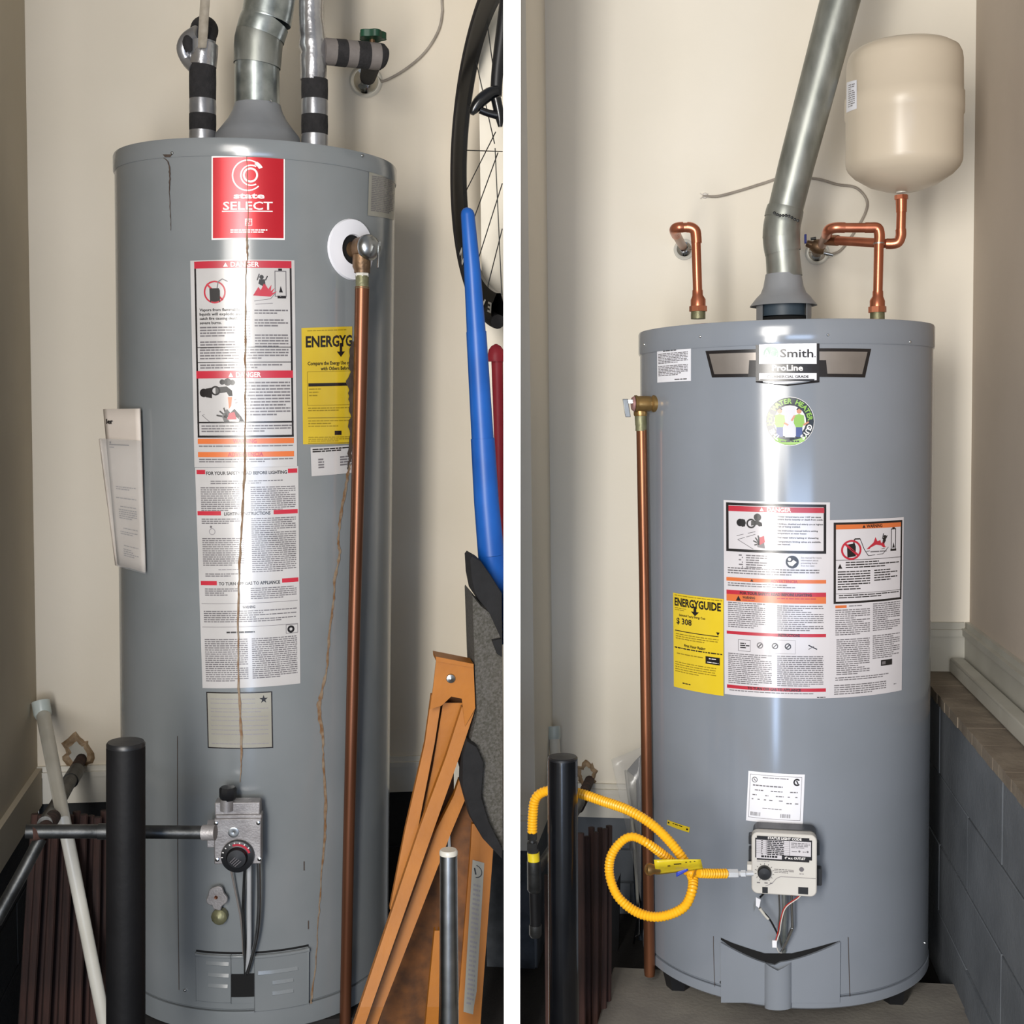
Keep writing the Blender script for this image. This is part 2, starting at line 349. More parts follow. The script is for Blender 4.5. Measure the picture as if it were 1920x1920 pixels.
# --- left closet
XlL = L.P(58, 700, YbL).x; ZtL = TL_.hit(478, 1893)[1]-0.047; ZfL = ZtL-0.17
Zbb0 = L.P(150, 1434, YbL).z; Zbb1 = L.P(150, 1502, YbL).z
mb = MB(); mb.abox(XlL-0.15, 0.42, YbL, YbL+0.1, Zbb1, 1.6); mb.build('wall_back_left', wallL, None, L, kind='structure')
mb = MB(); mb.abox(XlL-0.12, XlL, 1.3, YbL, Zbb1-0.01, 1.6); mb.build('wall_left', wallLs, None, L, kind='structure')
def board(bay, name, x0, x1, y, z0, z1, m, side=None):
    mb = MB(); h = z0-z1
    mb.abox(x0, x1, y-0.012, y, z1, z0-h*0.28); mb.abox(x0, x1, y-0.017, y, z0-h*0.28, z0-h*0.14); mb.abox(x0, x1, y-0.009, y, z0-h*0.14, z0)
    return mb.build(name, m, None, bay, kind='structure')
board(L, 'baseboard_left', XlL, 0.42, YbL, Zbb0, Zbb1, trimW)
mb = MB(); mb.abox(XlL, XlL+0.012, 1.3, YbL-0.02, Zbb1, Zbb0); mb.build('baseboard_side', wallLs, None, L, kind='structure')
def blocks(bay, name, o, ux, uz, un, nx, nz, bw, bh, bm, jm, clipn=None):
    # stem wall face: recessed backing with a block (own object) per course, ux along, uz up, un outwards
    o = Vector(o); mb = MB(); Lx, Lz = nx*bw, nz*bh
    mb.box(o+ux*Lx/2+uz*Lz/2-un*0.055, ux*Lx/2, uz*Lz/2, un*0.05)
    root = mb.build(name, jm, None, bay, kind='structure'); k = 0
    bmesh_ = None
    for j in range(nz):
        off = (0.5*bw if j % 2 else 0)
        for i in range(-1 if j % 2 else 0, nx):
            a = max(0, i*bw+off)+0.0022; b = min(Lx, (i+1)*bw+off)-0.0022
            if b-a < 0.02: continue
            q = MB(); pr = random.uniform(-0.0015, 0.0015)
            q.box(o+ux*(a+b)/2+uz*(j+0.5)*bh+un*(pr-0.006), ux*(b-a)/2, uz*(bh/2-0.0022), un*0.006)
            q.build('block', bm, root, bay, bevel=0.0012)
    return root
X_, Y_, Z_ = Vector((1,0,0)), Vector((0,1,0)), Vector((0,0,1))
hL = Zbb1-ZfL
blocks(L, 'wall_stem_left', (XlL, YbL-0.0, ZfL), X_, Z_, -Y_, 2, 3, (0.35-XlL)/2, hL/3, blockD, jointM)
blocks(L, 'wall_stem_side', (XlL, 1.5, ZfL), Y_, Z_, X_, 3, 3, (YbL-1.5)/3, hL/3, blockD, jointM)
mb = MB(); mb.abox(XlL-0.2, 0.5, 1.1, YbL+0.1, ZfL-0.05, ZfL); mb.build('floor_left', floorM, None, L, kind='structure')
mb = MB(); mb.abox(TL_.c.x-.27, TL_.c.x+.27, TL_.c.y-.22, TL_.c.y+.27, ZfL, ZtL); mb.build('floor_stand', floorM, None, L, kind='structure')
# --- right closet
XlR = R.P(1029, 700, YbR).x; q = R.r(994, 700); YrF = XlR/q.x*q.y
XrR = R.P(1823, 700, YbR).x
Zr0 = R.P(1780, 1166, YbR).z; Zledge = R.P(1765, 1257, YbR).z
Zl0 = R.P(1130, 1468, YbR).z; Zl1 = R.P(1130, 1530, YbR).z
t_, z_ = TR_.hit(1484, 1893); ZtR = z_
Zpad = R.P(1250, 1851, TR_.c.y-0.13).z; ZfR = Zpad-0.06
xm = R.P(1480, 1300, YbR).x
mb = MB(); mb.abox(XlR-0.05, xm, YbR, YbR+0.1, Zl1, 1.7); mb.abox(xm, XrR+0.1, YbR, YbR+0.1, Zledge, 1.7); mb.build('wall_back_right', wallR, None, R, kind='structure')
Zf0 = R.P(985, 1528, YrF).z; Zf1 = R.P(985, 1592, YrF).z
mb = MB(); mb.abox(XlR-0.095, XlR, YrF, YbR, Zf1, 1.7); o = mb.build('wall_return', wallR, None, R, kind='structure')
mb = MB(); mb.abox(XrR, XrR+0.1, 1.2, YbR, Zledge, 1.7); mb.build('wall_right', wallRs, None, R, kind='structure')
mb = MB(); h = Zf0-Zf1
mb.abox(XlR-0.08, XlR+0.001, YrF-0.011, YrF, Zf1, Zf0-h*.3); mb.abox(XlR-0.08, XlR+0.003, YrF-0.015, YrF, Zf0-h*.3, Zf0-h*.12); mb.abox(XlR-0.08, XlR+0.001, YrF-0.008, YrF, Zf0-h*.12, Zf0)
mb.build('baseboard_return', trimW, None, R, kind='structure')
board(R, 'baseboard_back', XlR, xm, YbR, Zl0, Zl1, trimW)
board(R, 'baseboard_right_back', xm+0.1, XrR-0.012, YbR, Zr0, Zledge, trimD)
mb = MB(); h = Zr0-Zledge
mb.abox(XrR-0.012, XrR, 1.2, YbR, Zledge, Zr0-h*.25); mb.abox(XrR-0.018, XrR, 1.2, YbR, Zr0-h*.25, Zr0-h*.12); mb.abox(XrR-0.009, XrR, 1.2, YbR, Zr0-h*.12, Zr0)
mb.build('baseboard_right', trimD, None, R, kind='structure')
XbF = R.PZ(1850, 1404, Zledge).x                                   # face of the block ledge
mb = MB(); n = 40
for i in range(n):                                                  # ragged mortar cap of the ledge
    y0 = 1.2+(YbR-1.2)*i/n; y1 = 1.2+(YbR-1.2)*(i+1)/n
    mb.abox(XbF-0.003+random.uniform(-.0012,.0012), XrR, y0, y1, Zledge-0.02, Zledge+random.uniform(-.0004,.0004))
mb.build('trim_ledge', ledgeM, None, R, kind='structure')
hb = Zledge-0.02-ZfR
blocks(R, 'wall_stem_right', (XbF, 1.25, ZfR), Y_, Z_, -X_, 3, 4, (YbR-1.25)/3, hb/4, blockM, jointM)
mb = MB(); mb.abox(XbF+0.055, XrR+0.1, 1.25, YbR, ZfR, Zledge-0.021); mb.build('wall_stem_core', jointM, None, R, kind='structure')
blocks(R, 'wall_stem_back', (XlR, YbR+0.001, ZfR), X_, Z_, -Y_, 3, 3, (xm-XlR)/3, (Zl1-ZfR)/3, blockM, jointM)
blocks(R, 'wall_stem_step', (xm, YbR-0.002, ZfR), X_, Z_, -Y_, 2, 4, (XbF-xm)/2, (Zledge-ZfR)/4, blockM, jointM)
blocks(R, 'wall_stem_return', (XlR, YrF, ZfR), Y_, Z_, X_, 2, 3, (YbR-YrF)/2, (Zf1-ZfR)/3, blockM, jointM)
blocks(R, 'wall_stem_front', (XlR-0.085, YrF, ZfR), X_, Z_, -Y_, 1, 3, 0.085, (Zf1-ZfR)/3, blockM, jointM)
mb = MB(); mb.abox(XlR-0.1, XrR+0.1, 1.0, YbR+0.1, ZfR-0.05, ZfR); mb.build('floor_right', floorM, None, R, kind='structure')
pb = R.PZ(1150, 1812, Zpad); pr = R.PZ(1796, 1830, Zpad); pf = R.PZ(1110, 1888, Zpad)
mb = MB(); mb.prism([(pb.x, pb.y, ZfR), (pr.x, pb.y, ZfR), (R.PZ(1822,1888,Zpad).x, 1.5, ZfR), (pf.x-0.02, 1.5, ZfR)], (0,0,Zpad-ZfR)); mb.build('floor_pad', concM, None, R, kind='structure', bevel=0.004)
# beige square conduit lying on the ledge
mb = MB(); w = 0.019; x0 = R.PZ(1800, 1240, Zledge+0.02).x
x0 = XrR-0.012-0.034; mb.abox(x0, x0+0.030, 1.25, YbR-0.03, Zledge+0.001, Zledge+0.034)
mb.build('square_conduit', trimD, None, R, 'beige square metal trim channel lying on the block ledge along the right wall', 'channel', bevel=0.004)
# white square downspout end seen where the ledge meets the back baseboard
def fill(): pass

def screw(mb, t, u, v, px=3.2, mi=0, out=0.0):
    th, z = t.hit(u, v, out); p = t.pos(th, z, out); s_ = t.bay.m(1, p); nrm = Vector((math.sin(th), -math.cos(th), 0))
    mb.lathe(p, nrm, [(0, px*s_*0.9), (px*s_*0.6, px*s_*0.75), (px*s_, px*s_*0.25), (px*s_*1.05, -0.002)], 10, mi)
# ================================================================== LEFT WATER HEATER
def heater_body(t, root, zt, zc, zb, zs, mat, bay):
    # zt cap top, zc cap lower edge, zs skirt seam, zb bottom
    c = Vector((t.c.x, t.c.y, 0)); r = t.R; mb = MB()
    mb.lathe(c, Z_, [(0, zc-0.003), (r-0.0005, zc-0.003), (r-0.0005, zs+0.002), (r-0.003, zs), (r-0.0035, zs-0.002), (0, zs-0.002)], 128)
    body = mb.build('jacket', mat, root, bay)
    mb = MB(); mb.lathe(c, Z_, [(r-0.01, zc-0.006), (r+0.0012, zc-0.006), (r+0.0022, zc-0.004), (r+0.0022, zt-0.004), (r+0.0008, zt-0.0008), (r-0.003, zt), (0, zt+0.002)], 128)
    cap = mb.build('top_cap', mat, root, bay)
    mb = MB(); mb.lathe(c, Z_, [(0, zs-0.003), (r+0.0005, zs-0.003), (r+0.001, zs-0.006), (r+0.001, zb+0.004), (r-0.004, zb), (0, zb)], 128)
    sk = mb.build('base_ring', mat, root, bay)
    return body, cap, sk
t = TL_
zt = t.hit(478, 259)[1]; zc = t.hit(478, 288)[1]; zs = t.hit(478, 1893)[1]; zb = zs-0.045
HL = thing(L, 'water_heater', 'old grey gas water heater with a red sign, rust streaks and many warning labels', 'water heater', (t.c.x, t.c.y, zb))
jL, capL, skL = heater_body(t, HL, zt, zc, zb, zs, tankL, L)
for u, v in ((323,287),(679,292)): mb = MB(); screw(mb, t, u, v, 3.2, 0, 0.002); mb.build('screw', steel, capL, L)
# draft hood + duct
c0 = Vector((t.c.x, t.c.y, zt)); s1 = L.m(1, L.P(482, 200, t.c.y))
hoodtop = L.P(482, 196, t.c.y).z-zt
hz = lambda v: L.P(482, v, t.c.y).z-zt
mb = MB(); mb.lathe(c0, Z_, [(88*s1, .001), (86*s1, .004), (78*s1, max(.008,hz(256))), (67*s1, max(.014,hz(242))), (55*s1, hz(226)), (47*s1, hz(211)), (43.5*s1, hz(199)), (42.5*s1, hoodtop), (40*s1, hoodtop)], 64)
mb.build('draft_hood', hoodM, HL, L)
FP = thing(L, 'flue_pipe', 'short galvanised flue elbow rising from the old heater with the red sign', 'flue pipe', L.P(482, 196, t.c.y))
Yc = t.c.y
mb = MB(); tpx(mb, L, [(482,197,Yc,83),(482,118,Yc,83)], 0, 40, caps=False); mb.build('collar', galv, FP, L)
mb = MB(); tpx(mb, L, [(482,124,Yc,87),(483,112,Yc,88),(485,78,Yc,90),(490,60,Yc,88)], 3, 40, caps=False); mb.build('elbow', galvD, FP, L)
mb = MB(); tpx(mb, L, [(488,68,Yc,91),(494,48,Yc,92),(500,36,Yc,90)], 3, 40, caps=False); mb.build('elbow', galv, FP, L)
mb = MB()
P_ = catmull([(499,40,Yc,92),(503,18,Yc,92),(507,-12,Yc,92),(510,-60,Yc,92),(514,-200,Yc,92),(518,-420,Yc,92)], 8)
tpx(mb, L, [(u,v,Y,w*(1+0.014*(i%2))) for i,(u,v,Y,w) in enumerate(P_)], 0, 40, caps=False); mb.build('crimped_duct', galv, FP, L)
mb = MB(); p = L.P(507,189,Yc-0.04); mb.lathe(p, -Y_, [(0,.003),(.0022,.002),(.003,-.002)], 10); mb.build('screw', chrome, FP, L)
# insulated water pipes
def banded(bay, root, pts_of, bands, seg=28):
    for (a, b, m, nm) in bands:
        mb = MB(); tpx(mb, bay, pts_of(a, b), 0, seg); mb.build(nm, m, root, bay)
ip = thing(L, 'insulated_pipe', 'black foam wrapped pipe with silver tape bands left of the old flue', 'pipe', L.P(380, 258, Yc))
def f1(a, b): return [(380, a, Yc, 49+0.6*math.sin(a)), (380, (a+b)/2, Yc, 50), (380, b, Yc, 49)]
banded(L, ip, lambda a, b: f1(a, b), [(78,123,tape,'tape_band'),(122,187,foam,'foam_sleeve'),(186,216,tape,'tape_band'),(215,248,foam,'foam_sleeve'),(246,268,tape,'tape_band')])
mb = MB(); tpx(mb, L, [(380,122,Yc,46),(380,90,Yc,48),(381,72,Yc+.01,48),(382,58,Yc+.035,50),(384,56,Yc+.07,50)], 4, 28); mb.build('foam_sleeve', foam, ip, L)
mb = MB(); tpx(mb, L, [(372,62,Yc-.012,30),(352,74,Yc+.0,28),(344,92,Yc+.0,26),(352,112,Yc+.005,26),(366,126,Yc-.004,28)], 5, 20); mb.build('tape_loop', tape, ip, L)
mb = MB(); tpx(mb, L, [(362,66,Yc+.005,24),(352,80,Yc-.014,20),(356,96,Yc-.012,16)], 4, 16); mb.build('foam_offcut', foam, ip, L)
mb = MB(); a = [(371,90,8),(373,60,9),(374,40,9),(376,10,9),(378,-30,9),(386,-420,9)]
vs_ = [];
for u, v, w in a:
    for dx in (-w, w): vs_.append(L.P(u+8+dx, v, Yc-.034))
mb.add(vs_, [(2*i,2*i+1,2*i+3,2*i+2) for i in range(len(a)-1)]); mb.build('hanging_strap', strapM, ip, L, solid=0.002)
mb = MB(); tpx(mb, L, [(380,124,Yc,51),(382,100,Yc,52),(384,82,Yc,50)], 3, 24, caps=False); mb.build('tape_band', foil, ip, L)
ip2 = thing(L, 'insulated_pipe', 'insulated pipe right of the old flue, crinkled foil above black foam bands', 'pipe', L.P(590, 258, Yc))
def f2(a, b): return [(590, a, Yc, 49), (590, (a+b)/2, Yc, 50), (590, b, Yc, 49)]
banded(L, ip2, lambda a, b: f2(a, b), [(149,188,foam,'foam_sleeve'),(187,217,tape,'tape_band'),(216,254,foam,'foam_sleeve'),(252,276,tape,'tape_band')])
mb = MB(); rr = random.Random(3)
pts = [(588+rr.uniform(-1.5,1.5)-(4 if v < 60 else 0), v, Yc, w) for v, w in ((152,49),(138,50),(122,50),(108,53),(98,48),(86,54),(72,50),(55,48),(35,46),(10,46),(-30,46),(-420,46))]
tpx(mb, L, pts, 0, 14); mb.build('foil_wrap', foil, ip2, L)
vt = thing(L, 'insulated_valve_branch', 'striped insulated branch pipe with a green wheel handle running to the wall', 'pipe', L.P(690, 150, YbL))
seg_ = [(606,96,628,foamG),(627,98,648,foam),(647,100,668,foamG),(667,102,690,foam),(689,104,710,foamG)]
for u0, v0, u1, m in seg_:
    mb = MB(); k = (u1-606)/110
    tpx(mb, L, [(u0, v0, Yc+.03*(u0-606)/110, 49), (u1, v0+2, Yc+.03*k, 49+(1 if m is foam else 0))], 0, 28); mb.build('foam_sleeve' if m is foam else 'tape_band', m, vt, L)
mb = MB(); tpx(mb, L, [(708,106,Yc+.03,50),(715,107,Yc+.032,49),(721,109,Yc+.034,38),(724,110,Yc+.036,16)], 0, 28); mb.build('foam_sleeve', foam, vt, L)
mb = MB(); tpx(mb, L, [(700,112,Yc+.06,34),(692,136,YbL-.07,32),(688,150,YbL-.01,28)], 3, 20); mb.build('foam_stub', foam, vt, L)
pe = L.P(686, 152, YbL); s_ = L.m(1, pe)
mb = MB(); mb.lathe(pe, -Y_, [(30*s_,0),(31*s_,.003),(27*s_,.012),(19*s_,.022),(12*s_,.026),(12*s_,.03)], 36); mb.build('escutcheon', chrome, vt, L)
ph = L.P(698, 66, Yc+.045); s_ = L.m(1, ph)
mb = MB(); mb.tube([L.P(698, 88, Yc+.045), L.P(698, 62, Yc+.045)], 5*s_, 12); mb.build('valve_stem', brassD, vt, L)
mb = MB(); vs_ = []; n = 40
for zz in (-6*s_, 6*s_):
    for k in range(n):
        a = 2*PI*k/n; rr_ = (24+2.5*math.cos(5*a))*s_; vs_.append(ph+Vector((rr_*math.cos(a), rr_*math.sin(a), zz)))
for zz in (-9*s_, 9*s_): vs_.append(ph+Vector((0,0,zz)))
mb.add(vs_, [(k,(k+1)%n,n+(k+1)%n,n+k) for k in range(n)]+[(k,(k+1)%n,2*n) for k in range(n)]+[(n+k,n+(k+1)%n,2*n+1) for k in range(n)]); mb.build('wheel_handle', green, vt, L, bevel=0.001)
mb = MB(); tpx(mb, L, [(704,154,YbL-.012,5),(725,150,YbL-.006,5),(760,130,YbL-.006,5),(795,100,YbL-.006,5),(820,62,YbL-.006,5),(829,25,YbL-.006,5),(828,-30,YbL-.006,5),(822,-420,YbL-.006,5)], 6, 8)
mb.build('ground_wire', wireM, None, L, 'grey cable curving up the wall from the chrome collar behind the old heater', 'cable')
# relief valve ring + valve + pipe
mb = MB(); th, z = t.hit(660, 468); rr_ = (57*L.m(1, t.pos(th, z)))
def ringp(r, off):
    return [Vector(t.pos(th+math.cos(a)*r/t.R, z+math.sin(a)*r, off)) for a in [2*PI*k/40 for k in range(40)]]
a, b, c_, d = ringp(rr_*.47, .002), ringp(rr_*.5, .006), ringp(rr_*.97, .005), ringp(rr_, .0)
vs_ = a+b+c_+d; mb.add(vs_, [(j*40+k, j*40+(k+1)%40, (j+1)*40+(k+1)%40, (j+1)*40+k) for j in range(3) for k in range(40)]); mb.build('port_collar', paperW, HL, L)
mb = MB(); mb.add(ringp(rr_*.5, .0012), [tuple(range(40))]); mb.build('port_opening', dark, HL, L)
rv = thing(L, 'relief_valve', 'tarnished brass relief valve with steel lever on the old heater', 'valve', t.pos(th, z, .03))
fr = tfr(t, 662, 470, .02); s_ = fr.s
o_ = t.pos(th, z, 0); n_ = Vector((math.sin(th), -math.cos(th), 0))
end = L.P(694, 463, 0) if False else None
Yv = (o_.y-0.055)
pA = o_; pB = L.P(684, 466, o_.y-.03); pC = L.P(700, 463, o_.y-.045)
ax = (pC-pA).normalized()
mb = MB(); mb.lathe(pA, ax, [(15*s_, 0), (15*s_, .012), (19*s_, .016), (21*s_, .02), (21*s_, (pB-pA).length), (24*s_, (pB-pA).length+.002), (24*s_,(pB-pA).length+.006)], 24); mb.build('valve_body', brassD, rv, L)
l1 = (pB-pA).length+.004
mb = MB(); mb.lathe(pA, ax, [(24*s_, l1), (24.5*s_, l1+.006), (20*s_, l1+.014), (9*s_, l1+.019), (0, l1+.02)], 24); mb.build('spring_cap', steel, rv, L)
pl = L.P(709, 478, pC.y-.012)
mb = MB(); mb.box(pl, ax*.0022, Vector((0,.004,0)), Vector((.0006,0,.022))); mb.box(L.P(711,458,pC.y-.012), ax*.003, Vector((0,.005,0)), Vector((0,0,.004))); mb.build('lever', steel, rv, L)
Ypv = pB.y+.002
mb = MB(); tpx(mb, L, [(678,478,Ypv,34),(678,500,Ypv,34),(679,506,Ypv,30),(679,512,Ypv,30)], 0, 20); mb.build('valve_outlet', brassD, rv, L)
mb = MB(); tpx(mb, L, [(679,511,Ypv,26),(679,519,Ypv,26)], 0, 6); mb.build('thread_seal', pvc, rv, L)
cp = thing(L, 'relief_drain_pipe', 'long brown copper drain pipe down the right side of the old heater', 'pipe', L.P(650, 1925, Ypv))
mb = MB(); tpx(mb, L, [(679,517,Ypv,25),(679,537,Ypv,24),(679,541,Ypv,28)], 0, 20); mb.build('adapter', brassG, cp, L)
mb = MB(); tpx(mb, L, [(679,538,Ypv,27),(676,700,Ypv,26),(670,950,Ypv,24.5),(662,1250,Ypv,23),(654,1570,Ypv,21.5),(647,1925,Ypv,21)], 0, 24); mb.build('tube', copperB, cp, L)
# rust streaks, and a dark strip beside the energy label
mb = MB(); t.ribbon(mb, [(462,294,2),(465,380,1.5),(463,450,4),(464,482,3),(461,520,2.5),(460,640,4),(460,760,3.5),(459,870,5),(455,960,5),(449,1070,5),(447,1180,3.5),(448,1290,5),(453,1380,5),(452,1440,3),(450,1466,1)], .0026, 0, .8); mb.build('rust_and_dark_streak', stainM, HL, L)
mb = MB(); t.ribbon(mb, [(655,870,5),(650,900,7),(640,960,7),(634,1010,5),(636,1040,6),(628,1080,6),(625,1130,6),(617,1190,6),(612,1255,5),(602,1300,7),(598,1330,9),(604,1380,8),(606,1420,5),(610,1500,7),(608,1570,5),(602,1640,4),(597,1720,3),(592,1800,2.5),(584,1870,5),(580,1896,4)], .0008, 0, 1.0); mb.build('rust_and_dark_streak', stainM, HL, L)
mb = MB(); t.ribbon(mb, [(306,295,2),(316,305,3),(319,330,4),(318,355,2),(320,400,2),(321,432,1)], .0008, 0, .6); t.ribbon(mb, [(316,290,18),(316,295,10)], .0028); mb.build('rust_and_dark_streak', markD, HL, L)
mb = MB(); t.ribbon(mb, [(660,640,10),(659,680,14),(658,720,22),(659,760,14),(657,800,10),(655,850,8),(652,880,2)], .0020, 0, 2); mb.build('rust_and_dark_streak', markD, HL, L)  # uneven dark strip along the energy label's right edge
# ---- labels of the left heater
sp = Print(tsurf(t, (397,293),(534,293),(534,450),(397,450)), 137, 157, 10)
sp.base(inkW); sp.rect(2.5,3,134.5,154,redS,1.2)
sp.ring(68,36,26.5,28.5,inkW,-40,0-320+0,k=2,n=30)if False else None
sp.ring(68,37,27,29.5,inkW,45,315,k=2); sp.ring(70,37,24,29.5,inkW,300,330,k=2,n=6,cx0=68)
sp.ring(74,37,17.5,20,inkW,60,300,k=2); sp.ring(73,36.5,10.5,14,inkW,0,360,k=2)
sp.text('state', 42, 80, 10.5, inkW, 57, .03); sp.text('SELECT', 22, 101, 15, inkW, 92, .015); sp.rect(20,103,114,105,inkW,2)
sp.frame(63,118,76,131,1,inkW,2); sp.lines(64,120,75,130,inkW,3,1.2,word=3)
sp.lines(36,138,104,147,inkW,4,2.4,k=2,last=.9,word=5)
sp.build('name_sign', HL, L, 'red foil sign reading state SELECT')
sp = Print(tsurf(t, (357,489),(552,488),(557,874),(365,876)), 196, 386, 14)
sp.base(paper); P = sp
P.rect(8,2,190,15,inkR); P.text('DANGER', 78,13,9,inkW,52,.02); P.poly([(64,13),(73,13),(68.5,5)],inkW,1.8)
P.rect(8,15,11.5,326,inkK); P.rect(186.5,15,190,326,inkK)
P.ring(47,59,18,21,inkR); P.poly([(37,52),(55,52),(57,56),(57,78),(38,78)],inkK,1.6); P.line(32,44,62,74,3.5,inkR,2)
P.line(52,52,54,40,2,inkG); P.line(54,40,62,35,2,inkG); P.line(62,35,72,40,2,inkG)
P.poly([(118,66),(128,50),(132,56),(140,44),(146,54),(152,46),(150,62),(162,58),(150,68)],inkR); P.poly([(128,66),(138,44),(148,60),(158,52),(150,66)],inkR,1.8)
P.ring(134,32,0,4,inkK); P.poly([(128,44),(130,36),(140,36),(141,46),(138,50)],inkK); P.line(126,38,130,26,2,inkK); P.line(141,38,145,30,2,inkK)
P.frame(158,20,180,68,1.6,inkG); P.rect(163,66,179,71,inkK); P.poly([(166,60),(169,48),(173,60)],inkK); P.rect(165,16,172,20,inkK)
P.line(120,76,150,72,1,inkG); P.line(150,72,160,60,1,inkG); P.line(122,82,154,80,1,inkG)
for i, s_t in enumerate(('Vapors from flammable', 'liquids will explode and', 'catch fire causing death or', 'severe burns.')): P.text(s_t, 17, 94+i*8, 5, inkK, (76,80,82,42)[i], .02)
P.lines(17,123,84,144,inkG,5.2,2.6,word=9); P.lines(17,150,84,166,inkG,5.2,2.6,word=9)
P.lines(120,92,182,106,inkG,5.2,2.6,word=9); P.lines(120,110,182,130,inkG,5.2,2.6,word=9); P.lines(120,138,182,166,inkG,5.2,2.6,word=9)
P.lines(88,94,112,166,inkL,5.2,2.2,word=9)
P.rect(11,160.5,187,162,inkK,1.7); P.lines(16,165,182,186,inkG,5.2,2.6,word=9); P.rect(11,188.5,187,190,inkK,1.7); P.lines(16,193,170,203,inkG,5,2.6,word=9)
P.rect(8,205,190,219,inkR,1.7); P.text('DANGER', 84,217,9,inkW,46,.02); P.poly([(70,217),(79,217),(74.5,208)],inkW,2)
# faucet and hand
P.ring(22,246,0,8,inkK); P.poly([(26,238),(38,236),(38,256),(26,254)],inkK); P.ring(45,242,6,9,inkK); P.poly([(45,236),(66,234),(76,242),(77,252),(70,252),(66,245),(45,248)],inkK); P.ring(68,226,0,7,inkK); P.ring(58,226,0,5,inkK); P.ring(77,227,0,5,inkK)
P.poly([(68,254),(76,254),(74,270),(70,276)],inkO); P.line(12,282,84,258,1,inkG); P.line(18,288,86,264,1,inkG); P.line(18,288,32,300,1,inkG)
P.poly([(60,300),(56,290),(66,276),(72,284),(80,276),(92,290),(98,300)],inkK,1.6); P.poly([(66,296),(70,284),(80,282),(84,296)],inkR,1.9)
for a, b in ((46,288),(52,280),(60,274)): P.line(66,292,a,b,3,inkK)
P.rect(88,220,89,298,inkG); P.lines(98,226,184,292,inkG,6,2.8,word=9)
P.rect(8,300,190,303,inkK,1.7); P.lines(16,307,186,326,inkG,5,2.4,word=9); P.rect(8,326,190,330,inkK,1.7)
P.rect(8,332,190,342,inkO,1.7); P.text('WARNING', 76,340.5,7.5,inkR,44,.03); P.lines(10,345,188,354,inkG,4.6,2.2,word=9)
P.rect(8,357,190,367,inkO,1.7); P.text('ADVERTENCIA', 66,365.5,7.5,inkR,66,.03); P.lines(10,370,188,383,inkG,4.4,2.2,word=9)
P.build('warning_label', HL, L, 'large danger label with faucet and hand pictures')
P = Print(tsurf(t, (366,877),(559,874),(563,1281),(380,1290)), 194, 412, 14)
P.base(paper)
P.text('FOR YOUR SAFETY READ BEFORE LIGHTING', 22,13,6,inkK,150,.02); P.rect(3,4,20,12,inkR); P.rect(174,4,192,12,inkR)
P.lines(30,24,164,32,inkG,4,1.8,word=7)
P.lines(10,36,84,82,inkG,3.8,1.8); P.lines(104,36,188,82,inkG,3.8,1.8)
P.rect(2,80,48,88,inkR); P.rect(146,80,192,88,inkR); P.text('LIGHTING INSTRUCTIONS', 54,88,6,inkK,86,.02)
P.lines(10,94,84,106,inkG,3.8,1.8); P.ring(30,118,5,6.2,inkL); P.ring(28,109,0,2.2,inkG); P.lines(10,130,90,186,inkG,3.8,1.8); P.lines(40,188,80,192,inkL,3.8,1.8); P.lines(14,196,84,206,inkG,3.8,1.8)
P.lines(104,94,188,200,inkG,3.8,1.8)
P.rect(4,210,36,218,inkR); P.rect(160,209,192,217,inkR); P.text('TO TURN OFF GAS TO APPLIANCE', 40,218,6,inkK,116,.02)
P.lines(12,224,76,240,inkG,3.8,1.8); P.lines(100,224,188,248,inkG,3.8,1.8)
P.rect(4,252,190,252.8,inkG); P.text('WARNING', 84,262,5,inkK,24,.02); P.lines(8,266,188,292,inkG,3.9,1.9)
P.rect(4,296,190,296.8,inkG); P.lines(52,305,140,310,inkK,6,3,word=12,last=1); P.ring(176,306,3,7,inkK); P.frame(166,297,190,314,1,inkG)
P.lines(8,319,92,404,inkG,3.9,1.9); P.lines(100,319,188,398,inkG,3.9,1.9)
P.build('instruction_label', HL, L, 'long white lighting instruction label with red bars')
P = Print(tsurf(t, (387,1297),(510,1296),(512,1402),(390,1402)), 124, 106, 10)
P.base(paperY); P.frame(0,0,124,106,2,inkK)
P.poly([(108+8*math.cos(a)*(1 if i%2==0 else .4), 14+8*math.sin(a)*(1 if i%2==0 else .4)) for i in range(10) for a in [-PI/2+i*PI/5]], inkK)
for y in (12,20,30,36,45,52,62,70,78,96): P.lines(8,y,116 if y > 24 else 92,y+3,inkL,4,1.6,last=.9,word=9)
P.build('rating_plate', HL, L, 'grey rating plate with dark border')
P = Print(tsurf(t, (565,615),(660,612),(658,832),(568,833)), 100, 219, 10)
P.base(inkYL); P.text('ENERGYG', 7,36,20,inkK,92,.03); P.poly([(72,30),(77,30),(77,46),(83,46),(74.5,56),(66,46),(72,46)],inkK,2.1); P.lines(10,5,88,9,inkYd,4,1.6)
P.text('Compare the Energy Use of', 10,70,6.5,inkK,84,.02); P.text('with Others Before', 34,80,6.5,inkK,60,.02)
P.frame(9,82,100,146,1,inkYd); P.rect(11,104,100,110,inkK); P.lines(12,114,34,132,inkYd,6,2); P.lines(10,150,96,162,inkYd,4.4,1.8); P.rect(9,169,100,169.8,inkK); P.lines(10,174,96,192,inkYd,5,1.8)
P.rect(62,194,77,202,inkK); P.lines(10,205,96,216,inkYd,3.6,1.6); P.rect(9,216.5,100,217.5,inkK)
P.build('energy_label', HL, L, 'yellow energy label half hidden by the drain pipe')
P = Print(tsurf(t, (582,839),(662,834),(662,886),(584,893)), 80, 54, 8)
